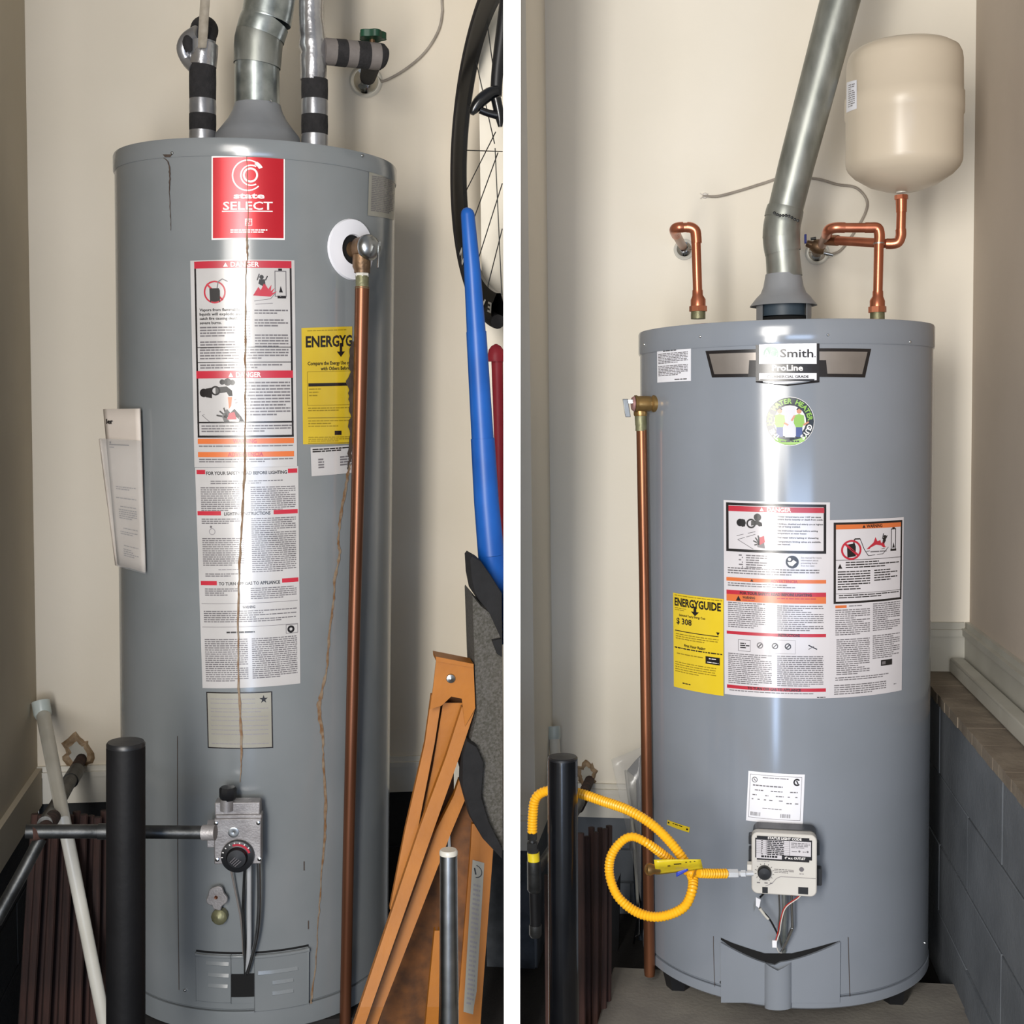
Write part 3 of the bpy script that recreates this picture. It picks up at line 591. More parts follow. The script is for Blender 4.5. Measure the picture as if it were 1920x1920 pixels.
P.base(paper); P.lines(3,3,76,12,inkK,4,2.4,word=9); P.lines(12,22,22,46,inkG,5,3,word=10,last=1); P.lines(52,20,76,44,inkG,5,3,word=10,last=1)
P.build('temperature_label', HL, L)
P = Print(tsurf(t, (692,311),(741,322),(738,413),(689,404)), 60, 94, 8)
P.base(paperY); P.text('HEAT TRAPS', 14,14,5,inkK,36,.03) if False else P.lines(14,9,50,13,inkK,5,4,word=14,last=1); P.lines(4,18,54,86,inkG,3.4,1.8)
P.build('notice_label', HL, L, 'tan paper notice under the cap')
# ---- gas control of the left heater
fr = tfr(t, 446, 1572, .055); V = fr
gv = thing(L, 'gas_control_valve', 'old metal gas control valve with round black temperature dial', 'gas valve', V.p(0,50,-30))
mb = MB(); V.box(mb,-44,-38,43,50,-34,0); mb.build('housing', alu, gv, L, bevel=.002)
mb = MB(); V.box(mb,-44,-66,40,-40,-40,-10); V.box(mb,-42,-44,44,-36,-30,-4); mb.build('top_block', alu, gv, L, bevel=.002)
mb = MB(); mb.tube([V.p(-22,-50,-14), V.p(-22,-72,-14)], 13*V.s, 16); mb.build('knob_neck', alu, gv, L)
mb = MB(); mb.lathe(V.p(-20,-70,-14), Z_, [(0,0),(13*V.s,0),(16*V.s,.006),(16*V.s,.020),(14*V.s,.023),(0,.024)], 8); mb.build('pilot_knob', blk, gv, L)
for x, y in ((-40,-30),(38,-30),(-38,40),(40,40)): mb = MB(); mb.lathe(V.p(x,y,0), V.en, [(4.2*V.s,0),(3.6*V.s,.003),(0,.004)], 12); mb.build('screw', chrome, gv, L)
mb = MB(); mb.lathe(V.p(-8,-12,0), V.en, [(10*V.s,0),(10*V.s,.0015),(7*V.s,.002),(0,.001)], 20); mb.build('cap_plug', steel, gv, L)
mb = MB(); mb.lathe(V.p(0,32,0), V.en, [(30*V.s,0),(31*V.s,.005),(30*V.s,.010),(20*V.s,.012),(17*V.s,.020),(0,.021)], 40); dial = mb.build('temperature_dial', blk, gv, L)
fs_ = fsurf(V, -32, 0, 32, 64, 0)
P = Print(lambda a,b,off: V.p(-32+64*a, 64*b, 0)+V.en*(.0112+off), 64, 64, 1)
P.ring(32,32,20,26,inkR,-110,-20,k=1); 
for a in range(-180,-20,20): P.line(32+26*math.cos(math.radians(a)),32+26*math.sin(math.radians(a)),32+29*math.cos(math.radians(a)),32+29*math.sin(math.radians(a)),2,inkW)
P.build('dial_marks', dial, L)
P = Print(lambda a,b,off: V.p(-32+64*a, 64*b, 0)+V.en*(.0212+off), 64, 64, 1)
for i in range(4): P.line(20+i*3,38+i*2.6,30+i*3.6,28+i*2.4,1.4,inkG)
P.build('dial_lettering', dial, L)
mb = MB(); mb.tube([V.p(-42,-12,-18), V.p(-58,-12,-18)], 19*V.s, 6); V.box(mb,-58,-16,-44,20,-26,-8); mb.build('inlet_boss', alu, gv, L, bevel=.001)
ct = [((18,60,-22),(17,140,-30),(16,220,-38),(12,282,-48)), ((36,50,-22),(36,140,-30),(30,210,-36),(12,284,-46)), ((10,60,-26),(4,150,-44),(6,230,-46),(8,290,-52)), ((-20,60,-34),(-12,110,-42),(0,180,-46),(4,250,-50))]
nm = ('burner_tube','pilot_tube','pilot_tube','thermocouple_lead'); mm = (nickel, steel, steelD, foamG); wd = (4.5,4,2.6,1.8)
for p4, nn, m_, w in zip(ct, nm, mm, wd):
    mb = MB(); pp = catmull([V.p(*q) for q in p4], 8); mb.tube([Vector(q) for q in pp], w*V.s, 12); mb.build(nn, m_, gv, L)
# drain valve cover
fr = tfr(t, 408, 1688, .012); s_ = fr.s
dv = thing(L, 'drain_valve', 'small round cover and tarnished brass drain stub low on the old heater', 'valve', fr.p(0,40,0))
mb = MB(); vs_ = []; n = 30
prof = [(20+2*math.sin(3*a)+1.5*math.sin(5*a+1)+(6 if 1.2 < a < 1.9 else 0)) for a in [2*PI*k/n for k in range(n)]]
mb.prism([fr.p(prof[k]*math.cos(2*PI*k/n)*.95, prof[k]*math.sin(2*PI*k/n)-8, 0) for k in range(n)], fr.en*.006); mb.build('cover_disc', alu, dv, L, bevel=.0015)
mb = MB(); mb.lathe(fr.p(-1,-8,0), fr.en, [(3.5*s_,.006),(3*s_,.008),(0,.0075)], 14); mb.build('screw', copperB, dv, L)
mb = MB(); mb.lathe(fr.p(3,32,-10), fr.en, [(15*s_,0),(15*s_,.012),(11*s_,.016),(0,.018)], 12); mb.build('brass_stub', brassG, dv, L)
# access panels with louvres
def panel(u0,v0,u1,v1,nm_,lab=None):
    mb = MB(); t.shell(mb,u0,v0,u1,v1,0,.006,10); t.shell(mb,u0,v0,u1,v0+6,.006,.010,10)
    o = mb.build(nm_, tankL, HL, L, bevel=.001); return o
zdt = t.hit(470,1788)[1]; zdb = t.hit(470,1880)[1]; th0 = t.hit(368,1760)[0]; th1 = t.hit(578,1780)[0]
mb = MB(); t.shellz(mb,th0,th1,zdt,zdb,-.001,.0015,24); mb.build('door_plate', tankL, HL, L)
mb = MB(); t.shellz(mb,th0,th1,zdt-.0005,zdt+.0032,-.001,.0012,24); t.shell(mb,434,1825,477,1867,.001,.0035,8); mb.build('door_opening', dark, HL, L)  # top strip paints in the slit's shadow line; the square is the hole
def panel(u0,v0,u1,v1,o,lip):
    mb = MB(); th_a = t.hit(u0,v0)[0]; th_b = t.hit(u1,v0)[0]; z1 = t.hit((u0+u1)/2,v1)[1]; z0 = zdt-.001 if v0 < 1800 else t.hit((u0+u1)/2,v0)[1]
    t.shellz(mb,th_a,th_b,z0,z1,.001,o,12)
    if lip: t.shellz(mb,th_a,th_b,z0,z0-.005,o,o+.003,12)
    return mb.build('access_panel', tankL, HL, L, bevel=.0012)
a1 = panel(369,1762,434,1878,.004,1); a2 = panel(477,1790,576,1889,.007,1); panel(434,1783,458,1825,.004,1)
for (u0,v0,u1,pn) in ((388,1800,430,a1),(392,1822,430,a1),(392,1842,428,a1),(484,1818,556,a2),(510,1836,548,a2),(510,1856,548,a2)):
    mb = MB(); th0, z0 = t.hit(u0,v0); th1, _ = t.hit(u1,v0); 
    vs_ = []; n = 10
    for i in range(n+1):
        a = th0+(th1-th0)*i/n; oo = .004 if pn is a1 else .007; vs_ += [t.pos(a,z0,oo), t.pos(a,z0-.006,oo+.002), t.pos(a,z0-.0075,oo)]
    mb.add(vs_, [(3*i+k,3*i+k+1,3*i+4+k,3*i+3+k) for i in range(n) for k in (0,1)], 0, False); mb.build('louvre', tankL, pn, L)
mb = MB()
screw(mb, t, 347, 1857, 3, 0, .001); mb.build('screw', chrome, skL, L)
mb = MB(); t.ribbon(mb, [(333,1380,1.2),(333,1500,1.2),(334,1700,1.2),(336,1856,1.2)], .0006); t.ribbon(mb, [(570,1615,2),(570,1632,2)], .0006); t.ribbon(mb, [(578,1726,2),(578,1742,2)], .0006); mb.build('jacket_seam', markD, HL, L)
# ---- manuals in pouch hanging at the left of the jacket
mn = thing(L, 'manual_pouch', 'folded owner manuals in a clear pouch hanging on the left side of the old heater', 'papers', L.P(240, 1075, Yc-.14))
Ym = TL_.c.y-.08
def sheet(pts, Y0, dY, nu=8, nv=10, wav=.002):
    (a, b, c_, d) = pts; mb = MB()
    def f(i, j):
        u = (a[0]*(1-i)+b[0]*i)*(1-j)+(d[0]*(1-i)+c_[0]*i)*j; v = (a[1]*(1-i)+b[1]*i)*(1-j)+(d[1]*(1-i)+c_[1]*i)*j
        return L.P(u, v, Y0+dY*i+wav*math.sin(9*j+3*i))
    mb.grid(nu, nv, f); return mb, f
mb, f = sheet(((195,767),(262,766),(272,1073),(222,1058)), Ym-.03, -.075); mb.build('manual', docP, mn, L, solid=.004)
mb, f2_ = sheet(((186,823),(212,820),(240,1064),(217,1060)), Ym-.02, -.02); mb.build('manual', docP, mn, L, solid=.003)
mb, f3_ = sheet(((187,822),(263,826),(273,1076),(220,1062)), Ym-.038, -.078); mb.build('clear_pouch', clearP, mn, L, solid=.0006)
P = Print(lambda a,b,off: f(a,b)+Vector((0,-.0055-off,0)), 70, 300, 6)
P.text('ler', 3,28,9,inkK,13,.03); P.rect(5,67,46,69,inkG); P.lines(6,62,9,66,inkG,4,4,word=4); P.lines(5,72,14,76,inkL,4,2)
for y0, y1, x0 in ((147,152,12),(168,172,10),(184,187,18),(190,210,14),(225,228,22),(232,240,14),(258,262,20),(265,280,18)): P.lines(x0,y0,56,y1+3,inkL,4,1.8,word=5)
P.build('printed_lines', mn, L)
# ---- things left of the left heater
mb = MB(); tpx(mb, L, [(236,1398,1.30,70),(236,1402,1.30,71),(236,1640,1.30,71),(236,1960,1.30,71)], 0, 40)
bp_ = thing(L, 'black_post', 'black round post standing before the old heater, left of its dial', 'post', L.P(236, 1960, 1.30))
mb.build('pole', blkM, bp_, L)
pt = L.P(236, 1398, 1.30); s_ = L.m(1, pt)
mb = MB(); mb.lathe(pt, Z_, [(35.5*s_,-.001),(35.5*s_,.003),(33*s_,.006),(0,.007)], 40); mb.build('end_cap', blk, bp_, L)
gp = thing(L, 'black_gas_pipe', 'dark steel gas pipe running from the left corner to the old valve', 'pipe', L.P(75, 1560, 1.42))
mb = MB(); tpx(mb, L, [(48,1559,1.42,26),(188,1559,1.43,26)], 0, 20); mb.build('pipe_length', steelD, gp, L)
mb = MB(); tpx(mb, L, [(184,1559,1.43,30),(202,1559,1.43,30)], 0, 20); mb.build('coupling', steelD, gp, L)
mb = MB(); tpx(mb, L, [(198,1559,1.43,25),(385,1561,1.435,25)], 0, 20); mb.build('pipe_length', steelD, gp, L)
mb = MB(); tpx(mb, L, [(380,1561,1.435,29),(404,1561,1.43,29)], 0, 20); mb.build('coupling', alu, gp, L)
mb = MB(); tpx(mb, L, [(153,1422,YbL-.005,20),(140,1444,YbL-.10,21)], 0, 20); mb.build('pipe_length', rust, gp, L)
mb = MB(); tpx(mb, L, [(144,1444,YbL-.09,28),(132,1464,YbL-.16,30)], 0, 20); mb.build('coupling', steelD, gp, L)
mb = MB(); tpx(mb, L, [(134,1460,YbL-.15,24),(100,1520,YbL-.38,27),(84,1545,1.46,28)], 0, 20); mb.build('pipe_length', steelD, gp, L)
mb = MB(); tpx(mb, L, [(100,1532,1.56,27),(82,1556,1.44,29),(60,1562,1.42,30)], 3, 20); mb.build('elbow', rust, gp, L)
mb = MB(); tpx(mb, L, [(76,1572,1.44,24),(40,1640,1.42,25),(-10,1730,1.40,26)], 0, 20)
mb.build('leaning_pipe', steelD, None, L, 'dark pipe leaning into the lower left corner under the gas pipe', 'pipe')
def plaster(bay, uc, vc, w, h, Yb, label, seed):
    rr = random.Random(seed); mb = MB(); n = 26
    pts = [(uc+w/2*math.cos(a)*rr.uniform(.7,1.15), vc+h/2*math.sin(a)*rr.uniform(.7,1.15)) for a in [2*PI*k/n for k in range(n)]]
    for k, (sc_, dy) in enumerate(((1,0),(.8,.010),(.55,.004))):
        for (u, v) in pts: mb.v.append(bay.P(uc+(u-uc)*sc_, vc+(v-vc)*sc_, Yb-.001-dy-(rr.uniform(0,.006) if k else 0)))
    for k in range(2):
        for i in range(n): mb.f.append([k*n+i, k*n+(i+1)%n, (k+1)*n+(i+1)%n, (k+1)*n+i]); mb.mi.append(0); mb.sm.append(False)
    mb.f.append(list(range(2*n, 3*n))); mb.mi.append(1); mb.sm.append(False)
    return mb.build('plaster_patch', [plas, trimD], None, bay, label, 'plaster')
plaster(L, 146, 1412, 62, 72, YbL, 'torn rough plaster around the gas pipe hole left of the old heater', 5)
pv = thing(L, 'plastic_pipe', 'white plastic pipe with socket leaning in the left corner of the left closet', 'pipe', L.P(190, 1930, 1.62))
mb = MB(); tpx(mb, L, [(76,1315,YbL-.06,33),(80,1338,YbL-.07,33),(82,1344,YbL-.07,29)], 0, 24); mb.build('socket', pvcG, pv, L)
mb = MB(); tpx(mb, L, [(81,1340,YbL-.07,26),(120,1540,1.72,25),(160,1740,1.70,24),(200,1940,1.68,24)], 0, 24); mb.build('pipe_length', pvc, pv, L)
ORD = ('leftmost','second','third','fourth','fifth','sixth','seventh','eighth','ninth','tenth','rightmost')
def rods(bay, lst, grp, where):
    order = sorted(range(len(lst)), key=lambda i: lst[i][0])
    for i, (u0, v0, u1, w, Y) in enumerate(lst):
        k = order.index(i); nm_ = 'leftmost' if k == 0 else ('rightmost' if k == len(lst)-1 else ORD[k]+' from the left')
        mb = MB(); mb.tube([bay.P(u0, v0, Y), bay.P((u0+u1)/2, (v0+1940)/2, Y-.01), bay.P(u1, 1940, Y-.02)], [bay.m(w/2, bay.P(u0,v0,Y))]*3, 8)
        mb.build('rusty_rod', rust, None, bay, 'rusty rod '+where+', '+nm_, 'rod', grp)
rr = random.Random(11)
lst = [(66+i*13, 1526+rr.uniform(-8,10), 40+i*15, 15, 1.80-.035*(i%2)) for i in range(11)]
rods(L, lst, 'rusty rods bundled in the left corner', 'standing behind the matte black post')
mb = MB(); mb.box(L.P(-2,1790,1.5), Vector((.03,0,0)), Vector((0,.01,0)), Vector((0,0,.004))) if False else None
# ---- bicycle wheel
C0 = L.P(955, 262, 1.74); rd = Vector((C0.x, C0.y, 0)).normalized(); lf = Vector((-rd.y, rd.x, 0)); al = math.asin(.325)
eh = (rd*math.cos(al)+lf*math.sin(al)).normalized(); ev = Vector((0,0,1)); en_ = eh.cross(ev)   # eh goes left and back
def wx(p): return (L.M @ p).x
bw = thing(L, 'hanging_bicycle', 'front of a black bicycle hanging on the wall right of the old heater', 'bicycle', C0+Vector((0,0,-.34)))
def arc(r, lim=-tW/2-.012):
    out = []
    for k in range(-400, 401):
        a = k*PI/400; p = C0+eh*r*math.cos(a)+ev*r*math.sin(a)
        if wx(p) < lim: out.append(p)
    return out
mb = MB(); a_ = arc(.325)[::4]; mb.tube(a_, .0135, 14); tyr_ = mb.build('tyre', tyre, bw, L)
mb = MB(); a_ = arc(.303)[::4]
vs_ = []
for p in a_:
    d = (p-C0).normalized(); vs_ += [p+d*.014+en_*.0115, p-d*.008+en_*.012, p-d*.030+en_*.004, p-d*.030-en_*.004, p-d*.008-en_*.012, p+d*.014-en_*.0115]
mb.add(vs_, [(6*i+k,6*i+(k+1)%6,6*i+6+(k+1)%6,6*i+6+k) for i in range(len(a_)-1) for k in range(6)], 0, False); rim_ = mb.build('rim', rimM, bw, L)
for i in range(20):
    a = 2*PI*i/20+.1; p1 = C0+eh*.275*math.cos(a)+ev*.275*math.sin(a); b = a+(.9 if i % 2 else -.9); p0 = C0+eh*.024*math.cos(b)+ev*.024*math.sin(b)+en_*(.02 if i%4<2 else -.02)
    lim = -tW/2-.004; x0, x1 = wx(p0), wx(p1)
    if x1 > lim: continue
    if x0 > lim: p0 = p1+(p0-p1)*((x1-lim)/(x1-x0))
    mb = MB(); mb.tube([p0, p1], .0010, 6); mb.build('spoke', steelD, rim_, L)
# tyre lettering
mbt = MB(); rl = .302
for i, ch in enumerate('EASTON'):
    a = math.radians(281+i*8.2); vv, ff = textmesh(ch, .03); mx = max(q[0] for q in vv); mn_ = min(q[0] for q in vv); sc_ = .032
    # image: text runs from the bottom up to the left, glyph tops outward
    vs_ = []
    for x, y in vv:
        aa = a+(x-(mx+mn_)/2)*sc_*1.45/rl; r_ = rl-.010+y*sc_*.8
        vs_.append(C0+eh*r_*math.cos(aa)+ev*r_*math.sin(aa)-en_*0)
    side = -1 if (Vector((0,0,0))-C0).dot(en_) < 0 else 1
    vs_ = [q+en_*side*.0136 for q in vs_]
    if max(wx(q) for q in vs_) < -tW/2: mbt.add(vs_, ff)
if mbt.v: mbt.build('lettering', lett, rim_, L)
fk = bw
mb = MB(); tpx(mb, L, [(950,-10,1.70,24),(942,60,1.70,25),(933,130,1.70,23),(930,180,1.70,22)], 4, 16); mb.build('fork_blade', blk, fk, L)
mb = MB(); tpx(mb, L, [(934,170,1.69,20),(918,176,1.69,24),(900,190,1.69,24),(888,206,1.69,18),(884,214,1.69,10)], 5, 14); tpx(mb, L, [(900,206,1.69,14),(915,212,1.69,14),(932,216,1.69,16)], 3, 12); tpx(mb, L, [(930,185,1.69,20),(936,215,1.69,18),(938,238,1.69,8)], 3, 12); mb.build('dropout', blkG, fk, L)
# ---- bats
bb = thing(L, 'blue_bat', 'long tapered blue plastic bat standing at the partition', 'bat', L.P(935, 1200, 1.62))
Yb_ = 1.63
def sect(mb, pts): tpx(mb, L, pts, 0, 28)
mb = MB(); sect(mb, [(876,389,Yb_,4),(876,391,Yb_,14),(876,395,Yb_,22),(877,402,Yb_,26),(885,500,Yb_,31),(893,624,Yb_,36)]); mb.build('handle', blueF, bb, L)
mb = MB(); sect(mb, [(893,622,Yb_,38),(905,824,Yb_,42)]); mb.build('middle_section', blueF, bb, L)
mb = MB(); sect(mb, [(905,822,Yb_,45),(912,940,Yb_,47),(921,1040,Yb_,50)]); mb.build('middle_section', blueF, bb, L)
mb = MB(); sect(mb, [(921,1038,1.63,50),(927,1130,1.64,49),(930,1200,1.66,46)]); mb.build('barrel', blueF, bb, L)
rb = thing(L, 'red_bat', 'red plastic bat with a domed knob behind the blue bat', 'bat', L.P(945, 1200, 1.75))
mb = MB(); tpx(mb, L, [(930,645,1.8,4),(930,649,1.8,18),(930,656,1.8,28),(930,668,1.8,32),(930,678,1.8,31)], 0, 24); mb.build('knob', redF, rb, L)
mb = MB(); tpx(mb, L, [(932,674,1.8,22),(937,900,1.8,16),(941,1100,1.8,10)], 0, 24); mb.build('shaft', redF, rb, L)
# ---- bag
bag = thing(L, 'equipment_bag', 'tall grey mesh bag with black panels leaning against the partition', 'bag', L.P(915, 1600, 1.6))
def slab(bay, pts, Y0, Y1, inset=5, rnd=.010):
    Y0, Y1 = Y0+D0, Y1+D0; mb = MB(); n = len(pts); cu = sum(p[0] for p in pts)/n; cv = sum(p[1] for p in pts)/n
    lv = [(Y0, inset), (Y0+rnd, 0), (Y1-rnd, 0), (Y1, inset)]
    F0 = [bay.P(u, v, Y0+rnd) for u, v in pts]; cen = bay.P(cu, cv, Y0+rnd)
    for Y, ins in lv:
        for (u, v) in pts:
            p = bay.P(u, v, Y0+rnd); d = (cen-p); d.y = 0; p = p+d.normalized()*bay.m(ins, p); p.y = Y; mb.v.append(p)
    for k in range(3):
        for i in range(n): mb.f.append([k*n+i, k*n+(i+1)%n, (k+1)*n+(i+1)%n, (k+1)*n+i]); mb.mi.append(0); mb.sm.append(True)
    mb.f.append(list(range(n-1,-1,-1))); mb.mi.append(0); mb.sm.append(False)
    mb.f.append(list(range(3*n,4*n))); mb.mi.append(0); mb.sm.append(False)
    return mb
slab(L, [(884,1110),(900,1130),(941,1160),(941,1600),(925,1570),(905,1530),(880,1490),(868,1450),(880,1380),(892,1330),(888,1230)], 1.575, 1.68).build('mesh_body', bagG, bag, L)
slab(L, [(880,1046),(884,1041),(900,1050),(920,1078),(941,1112),(941,1200),(918,1150),(900,1128),(888,1110),(882,1080)], 1.565, 1.64, 2, .006).build('top_flap', bagB, bag, L)
slab(L, [(866,1412),(874,1385),(892,1396),(905,1425),(903,1490),(915,1540),(941,1590),(941,1610),(905,1572),(880,1530),(864,1470)], 1.556, 1.60, 3, .008).build('side_panel', bagB, bag, L)
slab(L, [(922,1200),(941,1196),(941,1232),(932,1226)], 1.565, 1.60, 1, .004).build('emblem_patch', bagB, bag, L)
# ---- orange folding trestle
tr = thing(L, 'folding_trestle', 'folded orange steel trestle leaning between the old heater and the bag', 'trestle', L.P(780, 1900, 1.5))
def channel(p_, w0, w1, Y0, Y1, m=orange, nm_='leg', dd=.018):
    # flat plate with a turned lip on each side, from top (u,v) to bottom (u,v)
    (u0,v0),(u1,v1) = p_; mb = MB(); A0, A1 = L.P(u0-w0/2,v0,Y0), L.P(u0+w0/2,v0,Y0); B0, B1 = L.P(u1-w1/2,v1,Y1), L.P(u1+w1/2,v1,Y1)
    d = Vector((0,dd,0)); e = Vector((0,.002,0))
    mb.prism([A0,A1,B1,B0], e); sx = (A1-A0).normalized()*.002
    mb.prism([A0,A0+sx,B0+sx,B0], d); mb.prism([A1-sx,A1,B1,B1-sx], d)
    return mb.build(nm_, m, tr, L)
def beam(rows, m=orange, nm_='leg', dd=.016):       # rows of (left u, right u, v, depth): plate with turned lips
    mb = MB(); n = len(rows); A = [L.P(a, v, Y) for a, b, v, Y in rows]; B = [L.P(b, v, Y) for a, b, v, Y in rows]
    for P0, Q0, w_ in ((A, B, 1), (A, A, 0), (B, B, 0)):
        for i in range(n-1):
            if w_: mb.prism([P0[i],Q0[i],Q0[i+1],P0[i+1]], (0,.002,0))
            else:
                s_ = Vector((.001,0,0)); mb.prism([P0[i]-s_,P0[i]+s_,P0[i+1]+s_,P0[i+1]-s_], (0,dd,0))
    return mb.build(nm_, m, tr, L)
beam([(810,828,1303,1.60),(798,814,1393,1.585),(761,782,1556,1.56),(732,752,1705,1.535)])
beam([(867,891,1326,1.580),(837,860,1420,1.56),(787,812,1556,1.53),(676,695,1888,1.44),(655,674,1950,1.43)])
beam([(862,884,1462,1.595),(852,874,1492,1.59),(819,847,1556,1.57),(699,718,1888,1.49),(677,696,1950,1.48)])
beam([(832,870,1318,1.606),(812,842,1440,1.60),(786,800,1560,1.59)], orange, 'brace', .003)
beam([(826,868,1300,1.64),(806,850,1440,1.635),(780,850,1560,1.63)], orangeD, 'web', .003)
beam([(870,892,1470,1.64),(846,888,1550,1.635),(862,874,1888,1.57),(862,872,1950,1.56)], orangeD, 'inner_leg')
beam([(700,820,1960,1.66),(800,850,1600,1.68)][::-1], orangeD, 'brace')
beam([(886,908,1545,1.625),(884,924,1588,1.615),(860,902,1888,1.565),(856,898,1950,1.555)], orange, 'outer_leg')
beam([(816,824,1745,1.60),(802,822,1888,1.575),(796,820,1950,1.57)], orange, 'inner_leg')
mb = MB(); mb.prism([L.P(u,v,1.570) for u, v in ((818,1238),(888,1252),(890,1300),(891,1328),(872,1362),(866,1310),(846,1306),(828,1323),(806,1330),(812,1290))], (0,.004,0)); mb.build('hinge_plate', orange, tr, L)
mb = MB(); mb.prism([L.P(u,v,1.565) for u, v in ((817,1231),(888,1245),(888,1252),(818,1240))], (0,.05,0)); mb.build('top_bar', orange, tr, L)
mb = MB(); pbt = L.P(845, 1272, 1.570); s_ = L.m(1, pbt); mb.lathe(pbt, -Y_, [(9*s_,0),(8*s_,.004),(0,.006)], 20); mb.build('pivot_bolt', steel, tr, L)
P = Print(lambda a,b,off: L.P(886-17*b+22*a, 1612+285*b+6*a, 1.609-.046*b)+Vector((0,-off,0)), 20, 290, 1)
P.base(paperY); P.ring(5,20,11,12.5,inkK,-80,80); P.line(4,14,7,26,2.5,inkK); P.lines(4,44,16,280,inkL,9,4,word=6); P.build('caution_sticker', tr, L, 'faded paper caution sticker with a round symbol')
cpipe = thing(L, 'chrome_tube', 'shiny steel tube standing upright before the orange trestle', 'tube', L.P(842, 1940, 1.35))
mb = MB(); tpx(mb, L, [(841,1600,1.38,33),(842,1960,1.36,37)], 0, 32); mb.build('shaft', steel, cpipe, L)
mb = MB(); tpx(mb, L, [(841,1593,1.38,30),(841,1596,1.38,34.5),(841,1602,1.38,34.5)], 0, 32); mb.build('end_ring', pvc, cpipe, L)
# ================================================================== RIGHT WATER HEATER
t = TR_; Yc = t.c.y
zt = t.hit(1476, 598)[1]; zc = t.hit(1476, 639)[1]; zs = t.hit(1484, 1868)[1]; zb = t.hit(1484, 1893)[1]
HR = thing(R, 'water_heater', 'new glossy grey gas water heater with a black and silver logo band', 'water heater', (t.c.x, t.c.y, Zpad))
jR, capR, skR = heater_body(t, HR, zt, zc, zb, zs, tankR, R)
for u, v in ((1208,646),(1313,631),(1552,628),(1706,641)):
    mb = MB(); screw(mb, t, u, v, 2.8, 0, .002); mb.build('screw', chrome, capR, R)
for k, a in enumerate((-58, 55, 180)):
    a = math.radians(a); p = t.pos(a, 0, -.035); mb = MB(); mb.lathe((p.x, p.y, Zpad), Z_, [(0,0),(.022,0),(.030,zb-Zpad),(0,zb-Zpad)], 6); mb.build('foot', blk, HR, R)
# draft hood
pc = Vector((t.c.x, t.c.y, zt)); s1 = R.m(1, R.P(1475, 560, Yc)); hb_ = R.P(1470, 514, Yc).z-zt; hm = R.P(1470, 572, Yc).z-zt
mb = MB(); mb.lathe(pc, Z_, [(62*s1,hm-.002),(61*s1,hm),(50*s1,hm+.014),(42*s1,hm+.022),(37*s1,hm+(hb_-hm)*.6),(33*s1,hb_),(31*s1,hb_)], 56)
for k in range(4):
    a = math.radians((-90-64,-90+64,90-50,90+50)[k]); n = 6
    vs_ = []
    for i in range(n+1):
        b = a+(i/n-.5)*.42
        for r_, z0 in ((52,0.0),(52,hm+.004),(50,hm+.004),(50,0.0)): vs_.append(pc+Vector((r_*s1*math.cos(b), r_*s1*math.sin(b), z0)))
    mb.add(vs_, [(4*i+j,4*i+(j+1)%4,4*i+4+(j+1)%4,4*i+4+j) for i in range(n) for j in range(4)]+[(0,1,2,3),(4*n+3,4*n+2,4*n+1,4*n)], 0, False)
hd = mb.build('draft_hood', hoodM, HR, R)
mb = MB(); mb.lathe(pc, Z_, [(43*s1,hm*.55),(43*s1,hm+.008),(30*s1,hm+.01)], 40); mb.build('flue_baffle', mk('baffle_blue_grey','#3d4b57',.5), HR, R)
mb = MB(); mb.lathe(pc, Z_, [(44*s1,.003),(44*s1,hm*.5),(0,hm*.5)], 40); mb.build('flue_outlet', dark, HR, R)
# flue duct
fl = thing(R, 'flue_pipe', 'long slanted galvanised flue duct rising above the new heater', 'flue pipe', R.P(1470, 516, Yc))
mb = MB(); tpx(mb, R, [(1471,520,Yc,66),(1469,496,Yc,64),(1467,470,Yc,63),(1468,462,Yc,65)], 0, 40, caps=False); mb.build('collar', galvD, fl, R)
mb = MB(); tpx(mb, R, [(1468,474,Yc,66),(1466,460,Yc,68),(1465,440,Yc,69)], 3, 40, caps=False); mb.build('elbow', galvD, fl, R)
mb = MB(); tpx(mb, R, [(1465,446,Yc,69.5),(1466,425,Yc,69),(1470,405,Yc,69)], 3, 40, caps=False); mb.build('elbow', galvD, fl, R)
mb = MB(); tpx(mb, R, [(1468,411,Yc,70),(1471,398,Yc,70),(1473,390,Yc,68)], 2, 40, caps=False); mb.build('elbow', galvD, fl, R)
mb = MB(); tpx(mb, R, [(1471,400,Yc,65),(1493,310,Yc-.005,67),(1525,190,Yc-.01,70),(1570,20,Yc-.02,74),(1592,-60,Yc-.02,76),(1694,-430,Yc-.03,82)], 0, 48, caps=False); dct = mb.build('straight_duct', galvD, fl, R)
mb = MB(); rr = random.Random(4)
for k in range(9):
    u = 1452+k*5.5; v = 399+k*1.6+2*math.sin(k); p = R.P(u, v, Yc-.046-.012*math.sin(k/8*PI)); mb.lathe(p, -Y_, [(0,.001),(.002,.0008),(.003,0)], 6)
mb.build('joint_sealant', steelD, fl, R)
